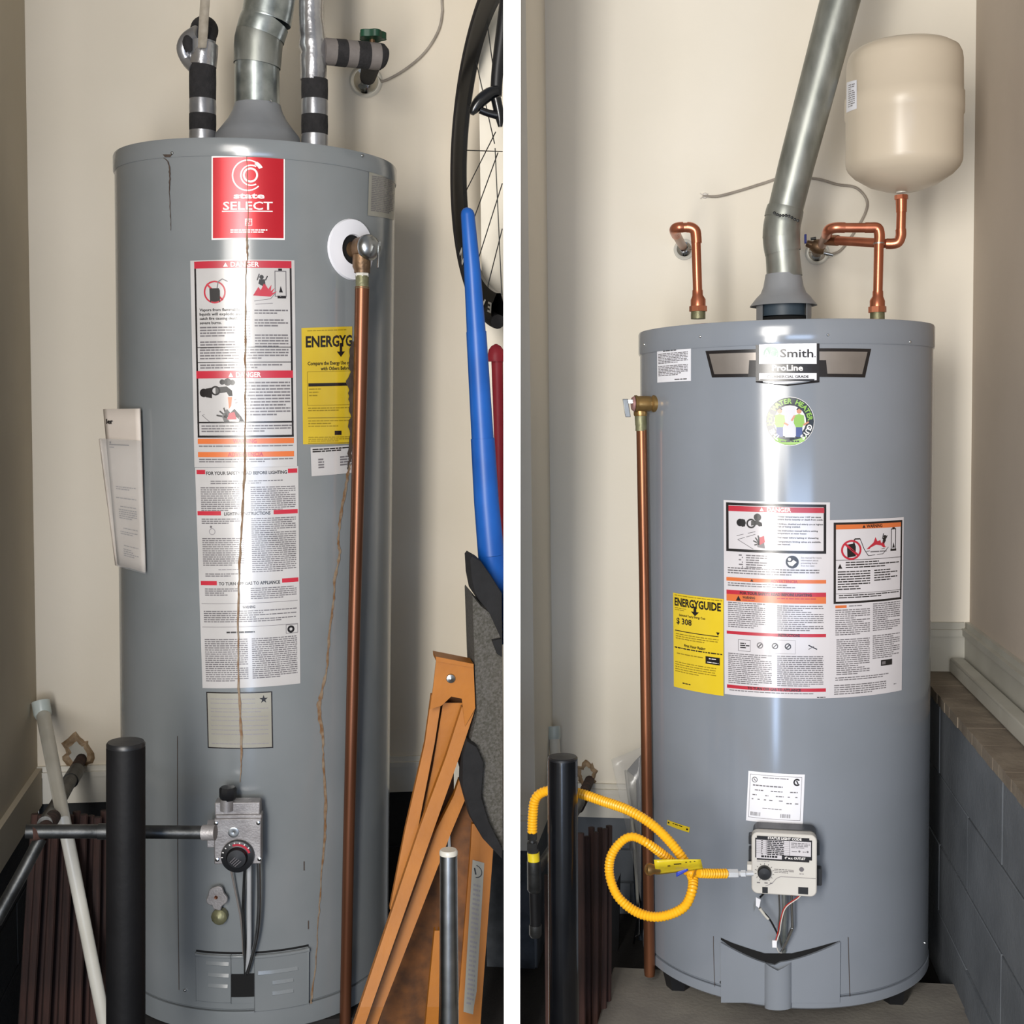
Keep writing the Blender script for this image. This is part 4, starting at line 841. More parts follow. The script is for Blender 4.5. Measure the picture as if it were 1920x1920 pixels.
# copper pipework
def cpt(mb, pts, n=0, seg=20): return tpx(mb, R, pts, n, seg)
hp = thing(R, 'copper_hot_pipe', 'short copper pipe bending to the wall on the left top of the new heater', 'pipe', R.P(1308, 600, Yc))
yw = YbR
mb = MB(); cpt(mb, [(1309,598,Yc,27),(1309,580,Yc,27)]); mb.build('nipple', brassG, hp, R)
mb = MB(); cpt(mb, [(1309,584,Yc,33),(1309,574,Yc,33)], 0, 8); cpt(mb, [(1309,576,Yc,28),(1309,562,Yc,28),(1308,554,Yc,20),(1308,544,Yc,19.5)], 0); mb.build('adapter', copper, hp, R)
mb = MB(); cpt(mb, [(1308,546,Yc,17.5),(1305,452,Yc,17.5)]); mb.build('tube', copper, hp, R)
mb = MB(); cpt(mb, [(1306,456,Yc,20),(1305,440,Yc,20),(1303,432,Yc,20),(1296,427,Yc,20),(1288,426,Yc,20)], 3); mb.build('elbow', copper, hp, R)
mb = MB(); cpt(mb, [(1292,426,Yc,18),(1274,427,Yc,18)]); mb.build('tube', copper, hp, R)
mb = MB(); cpt(mb, [(1280,426,Yc,20),(1270,427,Yc,20),(1265,431,Yc+.02,20),(1268,440,Yc+.06,19)], 4); mb.build('elbow', copper, hp, R)
mb = MB(); cpt(mb, [(1267,438,Yc+.05,17),(1281,463,yw-.01,15)]); mb.build('tube', copperD, hp, R)
def escut(bay, root, u, v, r, Yb):
    p = bay.P(u, v, Yb); s_ = bay.m(1, p); mb = MB(); mb.lathe(p, -Y_, [(r*s_,0),(r*1.03*s_,.003),(r*.85*s_,.012),(r*.55*s_,.020),(r*.36*s_,.021)], 32); return mb.build('escutcheon', chrome, root, bay)
escut(R, hp, 1283, 468, 19, yw)
cw = thing(R, 'copper_cold_pipe', 'copper pipe arching from the wall valve to the right top of the new heater', 'pipe', R.P(1645, 600, Yc))
mb = MB(); cpt(mb, [(1645,601,Yc,27),(1645,583,Yc,27)]); mb.build('nipple', brassG, cw, R)
mb = MB(); cpt(mb, [(1645,586,Yc,33),(1645,575,Yc,33)], 0, 8); cpt(mb, [(1645,577,Yc,28),(1645,564,Yc,28),(1646,556,Yc,20),(1646,546,Yc,19.5)], 0); mb.build('adapter', copper, cw, R)
mb = MB(); cpt(mb, [(1646,548,Yc,17.5),(1648,455,Yc,18)]); mb.build('tube', copper, cw, R)
mb = MB(); cpt(mb, [(1648,458,Yc,20),(1649,440,Yc,20),(1645,428,Yc,20),(1632,427,Yc,20),(1622,427,Yc,20)], 4); mb.build('elbow', copper, cw, R)
mb = MB(); cpt(mb, [(1626,427,Yc,18),(1580,427,Yc,18)]); mb.build('tube', copper, cw, R)
mb = MB(); cpt(mb, [(1584,427,Yc,20),(1566,427,Yc,20),(1554,431,Yc+.01,20),(1550,440,Yc+.04,19)], 4); mb.build('elbow', copper, cw, R)
mb = MB(); cpt(mb, [(1551,437,Yc+.03,17),(1542,458,Yc+.16,17)]); mb.build('tube', copperD, cw, R)
for u, v in ((1648,456),): 
    mb = MB(); cpt(mb, [(u,v-1.2,Yc,20.4),(u,v+1.6,Yc,20.4)]); mb.build('solder_joint', solder, cw, R)
wv = thing(R, 'wall_valve', 'brass shutoff valve with blue lever at the wall beside the flue elbow', 'valve', R.P(1530, 480, yw))
Yv_ = Yc+.20
mb = MB(); cpt(mb, [(1522,458,Yv_,20),(1532,462,Yv_,28),(1545,464,Yv_,26)], 3); cpt(mb, [(1512,456,Yv_,12),(1524,460,Yv_,16)]); cpt(mb, [(1535,462,Yv_,24),(1532,472,yw-.02,20)]); mb.build('valve_body', brassD, wv, R)
mb = MB(); mb.box(R.P(1510,448,Yv_-.01), Vector((.0022,0,0)), Vector((0,.006,0)), Vector((0,0,.009))); mb.build('lever', blueT, wv, R, bevel=.001)
mb = MB(); cpt(mb, [(1520,448,Yv_-.012,5),(1530,447,Yv_-.012,6)]); mb.build('stem', steelD, wv, R)
mb = MB(); cpt(mb, [(1545,474,Yv_+.02,7),(1562,478,Yv_+.02,6)]); mb.build('clamp_screw', steel, wv, R)
escut(R, wv, 1532, 474, 22, yw)
mb = MB()
P_ = catmull([(1318,367,yw-.006,3),(1345,368,yw-.006,5),(1385,358,yw-.006,5),(1430,344,yw-.006,5),(1470,333,yw-.006,5),(1530,335,yw-.006,5),(1570,346,yw-.006,5),(1605,352,yw-.006,5),(1625,375,yw-.006,5),(1622,400,yw-.006,5),(1602,435,yw-.006,5),(1575,470,yw-.008,5),(1550,478,yw-.02,5)], 6)
tpx(mb, R, P_, 0, 8); wr = mb.build('ground_wire', wireM, None, R, 'grey cable looping along the wall behind the long flue duct', 'cable')
mb = MB(); 
for a in (-2.6, 2.5, .4, -.5): mb.tube([R.P(1320,367,yw-.005), R.P(1320+9*math.cos(a), 367+9*math.sin(a), yw-.005)], .0008, 5)
mb.lathe(R.P(1322,367,yw), -Y_, [(.007,0),(.005,.004),(0,.004)], 9); mb.build('frayed_end', wirew, wr, R)
# expansion tank
et = thing(R, 'expansion_tank', 'beige enamelled expansion tank above the copper pipes by the right wall', 'tank', R.P(1690, 365, Yc+.0))
Ye = Yc+.02; pt_ = R.P(1695, 200, Ye); s_ = R.m(1, pt_); cx_ = R.P(1695, 200, Ye); r_ = 106*s_
def zz(v): return R.P(1695, v, Ye).z
pf_ = [(0,zz(361)),(r_*.3,zz(357)),(r_*.6,zz(346)),(r_*.85,zz(329)),(r_*.955,zz(317)),(r_*.99,zz(309)),(r_,zz(302)),(r_*1.0,zz(222)),(r_*1.02,zz(219)),(r_*1.02,zz(182)),(r_*1.0,zz(179)),(r_*.992,zz(120)),(r_*.975,zz(108)),(r_*.93,zz(98)),(r_*.8,zz(89)),(r_*.5,zz(80)),(0,zz(76))]
mb = MB(); mb.lathe((cx_.x, cx_.y, 0), Z_, pf_, 72); mb.build('shell', beigeT, et, R)
mb = MB(); cpt(mb, [(1690,362,Ye,19),(1690,347,Ye,20)]); mb.build('nipple', pvc, et, R)
class Tq: pass
et2 = Tank.__new__(Tank); et2.bay = R; et2.c = Vector((cx_.x, cx_.y, 0)); et2.R = r_; et2.az = 0
P = Print(tsurf(et2, (1590.5,155),(1609,150),(1609,204),(1590,212), .0028), 22, 56, 5)
P.base(paperW); P.lines(6,6,19,50,inkL,4,2,word=5); P.build('label', et, R)
ex = thing(R, 'copper_branch_pipe', 'copper pipe joining the wall valve to the expansion tank', 'pipe', R.P(1690, 460, Ye))
mb = MB(); cpt(mb, [(1690,366,Ye,25),(1690,374,Ye,25)], 0, 8); cpt(mb, [(1690,373,Ye,21),(1690,398,Ye,19.5)]); mb.build('adapter', copper, ex, R)
mb = MB(); cpt(mb, [(1690,394,Ye,17.5),(1689,434,Ye,17.5)]); mb.build('tube', copper, ex, R)
mb = MB(); cpt(mb, [(1689,430,Ye,19.5),(1689,442,Ye,19.5),(1684,454,Ye,19.5),(1674,457,Ye+.002,19.5),(1662,457,Ye+.004,19.5)], 4); mb.build('elbow', copper, ex, R)
mb = MB(); cpt(mb, [(1668,457,Ye+.004,17.5),(1568,451,Ye+.06,17)]); mb.build('tube', copper, ex, R)
mb = MB(); cpt(mb, [(1571,451,Ye+.06,20),(1550,450,Ye+.08,20)]); mb.build('tee', copperD, ex, R)
# relief valve
rv = thing(R, 'relief_valve', 'brass relief valve with steel lever on the left side of the new heater', 'valve', R.P(1202, 790, Yc-.05))
th, z = t.hit(1222, 757); Yr = Yc-.125
mb = MB(); a = R.P(1228,757,Yr); b = R.P(1190,757,Yr-.01); ax = (b-a); ln = ax.length; s_ = R.m(1, a)
mb.lathe(a, ax, [(16*s_,-.01),(16*s_,.004),(13*s_,.007),(14.5*s_,.010),(15*s_,ln*.5),(14.5*s_,ln*.85),(16*s_,ln*.9),(16*s_,ln),(0,ln)], 28); mb.build('valve_body', brass, rv, R)
mb = MB(); mb.lathe(b+ax.normalized()*.001, ax, [(14.5*s_,0),(12*s_,.004),(0,.006)], 24); mb.build('spring_cap', mk('anodised_pink','#b08684',.4,.4), rv, R)
mb = MB(); pl = R.P(1176,764,Yr-.02); mb.box(R.P(1175,765,Yr-.022), Vector((.0048,.001,0)), Vector((0,.002,0)), Vector((.0025,0,-.0165))); mb.box(R.P(1181,753,Yr-.018), Vector((.006,0,0)), Vector((0,.003,0)), Vector((0,0,.004))); mb.build('lever', steel, rv, R, bevel=.001)
mb = MB(); cpt(mb, [(1200,766,Yr,24),(1201,776,Yr,26),(1201,780,Yr,24)]); mb.build('valve_outlet', brass, rv, R)
dp = thing(R, 'relief_drain_pipe', 'long copper drain pipe down the left side of the new heater', 'pipe', R.P(1218, 1830, Yr))
mb = MB(); cpt(mb, [(1201,779,Yr,23),(1202,797,Yr,23)], 0, 10); cpt(mb, [(1202,795,Yr,21),(1202,808,Yr,21)]); mb.build('adapter', brassG, dp, R)
mb = MB(); cpt(mb, [(1203,806,Yr,20),(1208,1100,Yr,19.5),(1212,1400,Yr,20.5),(1218,1820,Yr,21),(1218,1829,Yr,19)]); mb.build('tube', copperD, dp, R)
# ---- labels of the right heater
P = Print(tsurf(t, (1232.5,653),(1296,646.5),(1296,714),(1233,717.5)), 80, 68, 8)
P.base(paperW); P.lines(18,5,50,9,inkK,5,3.4,word=10,last=1); P.lines(4,12,74,33,inkG,3,1.5); P.lines(4,36,74,58,inkG,3,1.5); P.lines(46,63,72,66,inkK,3,1.8); P.build('notice_label', HR, R)
P = Print(tsurf(t, (1323,650),(1633,650),(1633,724),(1323,724)), 310, 74, 26)
def dense(pts, m, k):      # convex quad split along its length so that it follows the jacket
    (a,b,c_,d) = pts; n = 12; P.mb.grid(n, 1, lambda i,j: P.q((a[0]*(1-i)+b[0]*i)*(1-j)+(d[0]*(1-i)+c_[0]*i)*j, (a[1]*(1-i)+b[1]*i)*(1-j)+(d[1]*(1-i)+c_[1]*i)*j, k), P.mi(m))
dense([(0,8),(310,4),(297,58),(14,58)], inkK, .6)
dense([(8,14),(302,10),(291,52),(19,52)], silv, 1.2)
dense([(86,27),(222,27),(225,58),(84,58)], inkK, 1.8)
P.rect(98,-9,210,66,inkK,2.4); P.poly([(98,65),(210,65),(210,68),(154,75),(98,68)], inkK, 2.4)
P.rect(104,-4,205,34,paperW,3); P.rect(104,51,205,62,paperW,3); P.poly([(104,61.9),(205,61.9),(205,64),(154,70),(104,64)], paperW, 3)
P.ring(125,15,0,13,dgrn,150,390,k=3.6); P.text('AO', 112,22,13,inkW,24,.02,k=4.2); P.ring(130,15,0,5.5,dgrn,k=4.6)
P.text('Smith', 141,22,15,inkK,58,.014,k=3.8); P.rect(201,20,203,22,inkK,3.8)
P.text('ProLine', 127,46.5,10.5,inkW,54,.03,k=3.8); P.text('COMMERCIAL GRADE', 118,60,4.6,inkK,73,.035,k=3.8)
P.build('logo_band', HR, R, 'black and silver logo band reading AO Smith ProLine')
P = Print(tsurf(t, (1434,743),(1528,743),(1528,837),(1434,837)), 94, 94, 10)
P.ring(47,47,0,46,inkW,k=.6); P.ring(47,47,30,45,navy,k=1.4); P.ring(47,47,30,44.5,navy,0,360,k=1.4)
s_t = 'THE HOT WATER HEATER GUYS'
for i, ch in enumerate(s_t):
    if ch == ' ': continue
    a = math.radians(-232+i*11.8); m_ = inkW if (i < 3 or i > 20) else lgrn
    P.text(ch, 47+33.5*math.cos(a), 47+33.5*math.sin(a), 9, m_, None, .035, 2.4, a+PI/2, 'c')
P.poly([(16,74),(24,78),(47,84),(70,78),(78,74),(74,84),(60,90),(47,91),(34,90),(20,84)], lgrn, 2.0); P.lines(30,83,64,87,navy,5,3,k=2.8,word=6,last=1)
P.rect(38,18,57,77,mk('printed_tank','#cfcfd6',.4),1.8)
for cx in (28,64):
    P.ring(cx,28,0,4.6,skin,k=2.4,n=14); P.ring(cx,26,2.6,5.0,inkK,180,360,k=2.8,n=10)
    P.poly([(cx-9,36),(cx,33),(cx+9,36),(cx+10,50),(cx+6,58),(cx-6,58),(cx-10,50)], lgrn, 2.2)
    P.poly([(cx-6,58),(cx+6,58),(cx+6,76),(cx-6,76)], denim, 2.2)
P.line(36,50,44,54,3.2,skin,2.8); P.line(56,36,50,46,3.6,skin,2.8); P.line(72,54,82,48,3.2,skin,2.8); P.line(19,48,14,54,3.2,skin,2.8)
P.build('round_sticker', HR, R, 'round green and navy installer sticker showing two men in green shirts')
P = Print(tsurf(t, (1357,937.5),(1556,942),(1555,1309),(1359,1301)), 200, 369, 14)
P.base(paperR)
P.frame(5,4,193,96,5,inkK); P.rect(10,10,189,20,inkR,1.6); P.text('DANGER', 84,18.6,7.6,inkW,44,.03); P.poly([(70,18.5),(78,18.5),(74,11)],inkW,2)
P.ring(33,41,0,7,inkK); P.poly([(36,34),(42,35),(44,41),(42,48),(36,49)],inkK,1.6); P.ring(54,42,6,9,inkK); P.poly([(54,37),(66,36),(74,40),(75,46),(69,47),(66,44),(54,46)],inkK); P.ring(66,30,0,7,inkK)
P.line(26,66,62,57,1,inkG); P.line(28,73,62,62,1,inkG); P.line(28,73,58,90,1,inkG); P.poly([(66,86),(64,76),(70,66),(78,72),(80,88)],inkG); 
for a, b in ((58,74),(62,68),(67,64),(60,82)): P.line(70,80,a,b,2.4,inkK)
P.poly([(70,82),(70,68),(78,64),(80,76)],inkR,2); P.rect(99,22,99.8,90,inkG)
ts = ('Water temperature over 125F can cause','severe burns instantly or death from scalds.','Children, disabled and elderly are at highest','risk of being scalded.','See instruction manual before setting','temperature at water heater.','Feel water before bathing or showering.','Temperature limiting valves are available,','see manual.')
ys = (29,34,42.5,47.5,55,60,68,75.5,80.5); ws = (80,84,84,42,74,54,76,80,24)
for s_t, y, w in zip(ts, ys, ws): P.text(s_t, 103, y, 2.9, inkK, w, .02)
for i in range(6): P.lines(30+6*(i%2),101+i*4.4,38,104+i*4.4,inkG,4,2.2,word=9,last=1); P.lines(44,101+i*4.4,84,104+i*4.4,inkG,4,2.2,word=9,last=1)
P.ring(130,112,0,12,inkK,k=1.6); P.ring(125,107,0,3,inkW,k=2,n=12); P.poly([(121,112),(128,112),(132,108),(138,112),(130,120),(124,118)],inkW,2)
for s_t, y, w in (('See manual for more',105,38),('information about',110,32),('preventing burns',115,30),('from hot water.',120,26)): P.text(s_t, 146, y, 2.9, inkG, w, .01)
P.lines(8,126,180,142,inkG,4.6,2.1)
P.rect(5,145,193,152,inkO); P.text('ADVERTENCIA', 90,151.4,5.6,inkR,50,.03); P.poly([(52,151),(58,151),(55,146)],inkK,2); P.lines(8,155,190,166,inkG,4.2,1.8)
P.rect(5,169,193,177,inkR); P.text('FOR YOUR SAFETY READ BEFORE LIGHTING', 32,176,5,inkK,134,.03); P.rect(5,177,193,190,inkO); P.poly([(24,188.5),(34,188.5),(29,179)],inkK,2); P.text('WARNING',37,184,4.6,inkK,24,.03); P.lines(37,186,60,188,inkR,3,1.4); P.lines(102,180,174,188,inkR,4.4,1.8)
P.lines(8,192,80,244,inkG,3.8,1.7); P.lines(102,194,188,244,inkG,3.8,1.7)
P.rect(5,247,193,253,inkR); P.text('INSTRUCTIONS',104,252.4,5,inkK,40,.03)
P.frame(28,262,52,284,.8,inkG); P.lines(32,268,50,280,inkK,4,2); 
for cx in (70,98,122,): P.ring(cx,271,4,6,inkG if cx < 90 else inkK); P.line(cx-3,274,cx+3,268,2,inkK)
P.frame(88,259,136,285,.6,inkL); P.line(160,268,176,276,2,inkK); P.line(160,276,170,270,1.4,inkG)
P.lines(8,289,92,349,inkG,3.7,1.7); P.lines(102,289,188,349,inkG,3.7,1.7)
P.rect(5,350,193,356.5,inkR); P.text('TO TURN OFF GAS TO APPLIANCE', 46,355.8,5,inkK,100,.03); P.lines(10,359,170,366,inkG,3.6,1.7); P.lines(176,366,192,368,inkK,3,1.8)
P.build('instruction_label', HR, R, 'tall danger and lighting instruction label with red and orange bars')
P = Print(tsurf(t, (1555,975),(1694,969.5),(1690,1294),(1555,1309)), 150, 330, 14)
P.base(paperR); P.frame(7,5,146,155,4,inkK); P.rect(11,9,142,17.5,inkO,1.6); P.text('WARNING', 66,16,6,inkK,32,.03); P.poly([(58,16),(64,16),(61,10.5)],inkK,2)
P.ring(38,56,15,18.5,inkR,k=2); P.poly([(30,46),(44,44),(46,50),(46,68),(31,70)],inkK,1.6); P.line(26,44,51,67,4,inkR,2.2)
P.line(42,46,44,36,2.4,inkK); P.line(44,36,54,36,2.4,inkK); P.line(54,36,62,56,1.2,inkK); P.line(62,56,70,68,1.2,inkK); P.line(70,68,100,66,1,inkK); P.line(100,66,112,54,1,inkK); P.line(66,60,104,56,1,inkK)
P.poly([(66,56),(80,44),(84,34),(88,42),(94,40),(96,46),(102,42),(104,52),(108,54)],inkR); P.ring(104,34,0,3,inkK,n=10); P.poly([(99,44),(100,36),(106,37),(106,42),(102,48)],inkK); P.line(99,38,101,28,1.8,inkK); P.line(106,38,109,32,1.8,inkK)
P.frame(118,20,130,60,1.6,inkK); P.rect(117,58,131,62,inkK); P.poly([(121,56),(124,46),(127,56)],inkK); P.rect(121,17,127,20,inkK); P.lines(74,60,108,64,inkG,5,2,word=16,last=1)
P.rect(11,74,142,75,inkK); P.poly([(14,90),(22,90),(18,81)],inkK); P.lines(28,78,138,92,inkK,4.6,2,word=10); P.lines(14,95,74,132,inkK,4.6,2,word=9); P.lines(82,95,134,118,inkK,4.6,2,word=9); P.rect(11,136,142,136.8,inkK); P.lines(16,139,138,150,inkK,4,1.8,word=10)
P.rect(10,158,30,163,inkO); P.lines(34,159,60,163,inkG,4,1.6); P.lines(10,166,74,216,inkG,3.8,1.7); P.lines(80,158,142,212,inkG,3.8,1.7)
P.lines(12,221,74,290,inkG,3.8,1.7); P.lines(80,218,142,264,inkG,3.8,1.7); P.rect(98,266,124,277,inkK); P.text('MEA', 101,274.5,4.6,inkW,10,.03) if False else P.rect(100,268.5,108,274.5,inkG,2)
P.lines(10,292,142,302,inkG,4,1.7); P.lines(8,306,110,326,inkG,4,1.8); P.lines(128,314,138,317,inkG,3,1.6)
P.build('vapour_warning_label', HR, R, 'white warning label with flame, can and heater pictures')
P = Print(tsurf(t, (1262.5,1111),(1357,1123),(1357,1305),(1264,1287)), 94, 180, 10)
P.base(inkY); P.lines(4,3,92,7,inkYd,4,1.4)
P.text('ENERGYGUIDE', 4,23,14.5,inkK,86,.035); P.poly([(43,20),(48,20),(48,30),(53,30),(45.5,38),(38,30),(43,30)],inkK,2.2)
P.lines(4,27,34,34,inkYd,3.4,1.2); P.text('Estimated Yearly Energy Cost', 14,42,4,inkK,50,.02); P.text('$ 308', 8,57,11,inkK,31,.02)
P.rect(4,70,86,71.6,inkK); P.poly([(82,63),(88,63),(85,69)],inkK); P.lines(6,76,86,90,inkYd,4.2,1.6)
P.text('First Hour Rating', 24,99,5,inkK,40,.03); P.lines(3,102,92,106,inkK,5,2.2,last=1,word=6); P.lines(8,113,60,116,inkYd,4,1.8); P.rect(64,110,88,124,inkK); P.lines(70,113,82,117,inkW,3.4,1.6,k=2); P.lines(67,120,86,122,inkW,3,1.2,k=2)
P.lines(4,130,82,156,inkYd,4.4,1.5); P.lines(20,168,36,171,inkK,3,2); P.build('energy_label', HR, R, 'yellow ENERGYGUIDE label showing $ 308')
P = Print(tsurf(t, (1403.5,1445),(1509,1452),(1505,1546),(1399,1538)), 106, 93, 8)
P.base(paperW); P.frame(4,5,101,86,.7,inkG); P.ring(13,15,4.2,5.2,inkK); P.line(11,13,15,17,1.6,inkG); P.ring(92,15,4,6.8,inkK,40,320); P.line(91,12,94,18,2.4,inkK)
P.lines(28,9,76,12,inkG,4,1.4,last=1); P.lines(10,24,66,28,inkG,4,2.2,last=1,word=5)
for y, xs in ((33,((14,30),(44,66),(80,94))),(42,((10,18),(34,40),(54,70),(76,82),(90,94))),(50,((9,12),(20,24),(32,36),(42,48),(60,68))),(54,((74,84),(90,96)))):
    for x0, x1 in xs: P.lines(x0,y,x1,y+3,inkG,4,1.8,last=1,word=5)
P.lines(30,66,66,73,inkL,4.4,1.4)
for b0 in (8,64):
    x = b0
    while x < b0+18: w_ = P.rr.uniform(.4,1.4); P.rect(x,75,x+w_,82,inkG); x += w_+P.rr.uniform(.4,1.2)
P.build('rating_label', HR, R, 'white rating label with bar codes')
P = Print(tsurf(t, (1252,1537),(1294,1551),(1292.5,1561),(1251,1546)), 44, 10, 4)
P.base(inkY); P.ring(3.5,4.5,0,1.8,inkK); P.ring(40,5,0,1.8,inkK); P.lines(12,2,32,7,inkK,3.4,1.6); P.build('small_tag', HR, R, 'small yellow adhesive tag')
# seam and access door of the right heater
mb = MB(); t.ribbon(mb, [(1338,1755,1),(1338,1775,1),(1341,1868,1)], .0008); t.ribbon(mb, [(1590,1757,1.2),(1593,1868,1.2)], .0008); mb.build('door_seam', markD, HR, R)
def patch(mb, pts, off, mi=0):
    q_ = [t.pos(*t.hit(u, v), off) for u, v in pts]; mb.add(q_, [tuple(range(len(q_)))], mi, False)
mb = MB(); top = [(1352,1758),(1372,1767),(1395,1775),(1420,1783),(1437,1788),(1480,1788),(1498,1784),(1530,1776),(1558,1768),(1574,1764)]
bot = [(1352,1762),(1372,1776),(1395,1788),(1420,1799),(1437,1808),(1480,1808),(1498,1802),(1530,1791),(1558,1780),(1574,1770)]
vs_ = []
for a, b in zip(top, bot): vs_ += [t.pos(*t.hit(*a), .0008), t.pos(*t.hit(*b), .0008)]
mb.add(vs_, [(2*i,2*i+2,2*i+3,2*i+1) for i in range(len(top)-1)]); patch(mb, [(1434,1787),(1483,1787),(1482,1800),(1476,1806),(1466,1811),(1452,1811),(1440,1806),(1435,1798)], .0010); mb.build('door_opening', dark, HR, R)
# raised door skin
mb = MB(); n = 20; vs_ = []
for i in range(n+1):
    u = 1354+(1573-1354)*i/n
    v = 1762+ (44*(1-abs((u-1459)/107)**1.5) if u < 1459 else 38*(1-abs((u-1459)/115)**1.5))+2
    th0, z0 = t.hit(u, v); _, z1 = t.hit(u, 1878)
    vs_ += [t.pos(th0,z0,0), t.pos(th0,z0,.006), t.pos(th0,z1,.005), t.pos(th0,z1,0)]
fs_ = [(4*i+k,4*i+(k+1)%4,4*i+4+(k+1)%4,4*i+4+k) for i in range(n) for k in range(4)]+[(0,1,2,3),(4*n+3,4*n+2,4*n+1,4*n)]
mb.add(vs_, fs_, 0, False); mb.build('access_door', tankR, HR, R)
mb = MB(); n = 12; vs_ = []
for v in (1812, 1850, 1886):
    for i in range(n+1):
        a = PI*i/n; u = 1459-25*math.cos(a); th0, z0 = t.hit(u, v+ (0 if v > 1812 else -12*abs(math.cos(a)))); vs_.append(t.pos(th0, z0, .004+.014*math.sin(a)))
mb.add(vs_, [(j*(n+1)+i,j*(n+1)+i+1,(j+1)*(n+1)+i+1,(j+1)*(n+1)+i) for j in range(2) for i in range(n)]); mb.build('door_channel', tankR, HR, R)
mb = MB(); screw(mb, t, 1352, 1842, 2.6, 0, .001); mb.build('screw', steelD, skR, R)
mb = MB(); screw(mb, t, 1735, 1768, 2.6, 0, .001); mb.build('screw', chrome, skR, R)
# ---- gas control of the right heater
V = tfr(t, 1468, 1624, .062)
gc = thing(R, 'gas_control_unit', 'ivory electronic gas control box with status light chart on the new heater', 'gas valve', V.p(0,56,-20))
def rbox(fr, x0,y0,x1,y1,n0,n1,rad,mbx=None,seg=5,taper=0):
    mb = mbx or MB(); pts = []
    for cx, cy, a0 in ((x1-rad,y0+rad,-90),(x1-rad,y1-rad,0),(x0+rad,y1-rad,90),(x0+rad,y0+rad,180)):
        for k in range(seg+1):
            a = math.radians(a0+90*k/seg); pts.append((cx+rad*math.cos(a), cy+rad*math.sin(a)))
    mb.prism([fr.p(x, y, n0) for x, y in pts], fr.en*fr.s*(n1-n0)); return mb
rbox(V,-56,-64,62,50,-58,-22,12).build('back_shell', blk, gc, R)
rbox(V,-58,-62,62,56,-26,0,12).build('front_cover', ivory, gc, R, bevel=.002)
for x, y, w, h in ((-64,-48,10,18),(-64,-22,10,34),(58,-40,10,24),(58,10,14,32)): rbox(V,x,y,x+w,y+h,-44,-24,3).build('lug', blk, gc, R)
P = Print(fsurf(V,-52,-56,54,-10,.6), 106, 46, 1, lay=.0003)
P.rect(4,0,100,46,inkK); P.rect(1,4,4,42,inkK); P.rect(100,4,105,42,inkK); P.text('STATUS LIGHT CODE', 24,5.2,4.4,inkW,62,.04)
P.rect(3,7,103,35,paperR,1.6); P.rect(3,35,50,43,paperR,1.6); P.rect(21,7,21.8,35,inkG,2); P.rect(64,7,64.8,35,inkG,2)
for i in range(8): P.rect(3,7+i*3.6,64,7.4+i*3.6,inkG,1.9); P.lines(23,8.2+i*3.6,54,11+i*3.6,inkK,4,1.9,k=2.2,word=6,last=1); P.lines(12,8.2+i*3.6,15,11+i*3.6,inkK,4,1.6,k=2.2,word=3,last=1)
P.lines(67,10,101,22,inkG,2.8,1.3,k=2.2); P.lines(68,26,78,29,inkG,4,1.4,k=2.2); P.ring(82,26,0,2,inkG,k=2.2,n=12); P.lines(88,26,94,29,inkG,4,1.4,k=2.2); P.ring(97,26,0,2,inkG,k=2.2,n=12)
P.lines(12,37,42,41,inkK,5,3.6,k=2.2,word=5,last=1); P.text('4" w.c. OUTLET', 55,41.5,4.2,inkW,38,.04,k=2.2)
P.build('status_label', gc, R, 'black bordered chart headed STATUS LIGHT CODE')
P = Print(fsurf(V,-58,-10,62,56,.6), 120, 66, 1, lay=.0003)
P.lines(10,2,36,7,inkL,3,1,word=5); 
for a in range(120,421,25): P.line(24+15*math.cos(math.radians(a)),24+15*math.sin(math.radians(a)),24+18*math.cos(math.radians(a)),24+18*math.sin(math.radians(a)),.8,inkK)
P.lines(42,16,78,26,inkG,3,1,word=7); P.ring(92,14,0,4.4,inkG); P.lines(88,22,96,24,inkG,3,1.2)
P.line(118,30,54,30,1,inkL); P.line(54,30,46,34,1,inkL); P.line(46,34,38,44,1,inkL); P.line(38,44,26,50,1,inkL)
for x in (10,24,34): P.lines(x,43,x+6,46,inkG,4,1.8,last=1,word=6)
P.build('cover_markings', gc, R)
mb = MB(); mb.lathe(V.p(-34,13,0), V.en, [(13*V.s,0),(12.5*V.s,.009),(11*V.s,.011),(0,.0115)], 30); kn = mb.build('temperature_knob', blk, gc, R)
mb = MB(); V.box(mb,-38,42,-28,53,-2,2); mb.build('cable_socket', blk, gc, R); mb = MB(); V.box(mb,28,38,46,51,-2,1.4); mb.build('wire_socket', blk, gc, R)
mb = MB(); mb.tube([V.p(-56,12,-16), V.p(-66,12,-16)], 12*V.s, 8); mb.build('inlet_hub', ivory, gc, R)
def wire(fr, root, pts, w, m, nm, n=8, bay=R, seg=8):
    mb = MB(); pp = [Vector(q) for q in catmull([fr.p(*q) for q in pts], n)]; mb.tube(pp, w*fr.s/2, seg); return mb.build(nm, m, root, bay)
mb = MB(); mb.tube([V.p(-9,53,-24), V.p(-9,60,-24)], 5*V.s, 10); mb.build('tube_nut', brass, gc, R)
mb = MB(); mb.lathe(V.p(18,56,-26), -Z_, [(10*V.s,-.004),(10*V.s,.004),(5*V.s,.007),(0,.007)], 14); mb.build('red_bushing', redpl, gc, R)
wire(V, gc, [(-8,56,-24),(-6,100,-34),(-8,140,-42),(-2,180,-56)], 3.4, steel, 'pilot_tube')
wire(V, gc, [(16,60,-26),(17,100,-32),(18,132,-36)], 6, chrome, 'burner_tube', 2, R, 12)
wire(V, gc, [(18,131,-36),(6,165,-44),(-2,188,-60)], 7, chrome, 'burner_tube', 2, R, 12)
wire(V, gc, [(2,56,-28),(3,110,-36),(2,190,-62)], 9, galv, 'burner_tube', 4, R, 16)
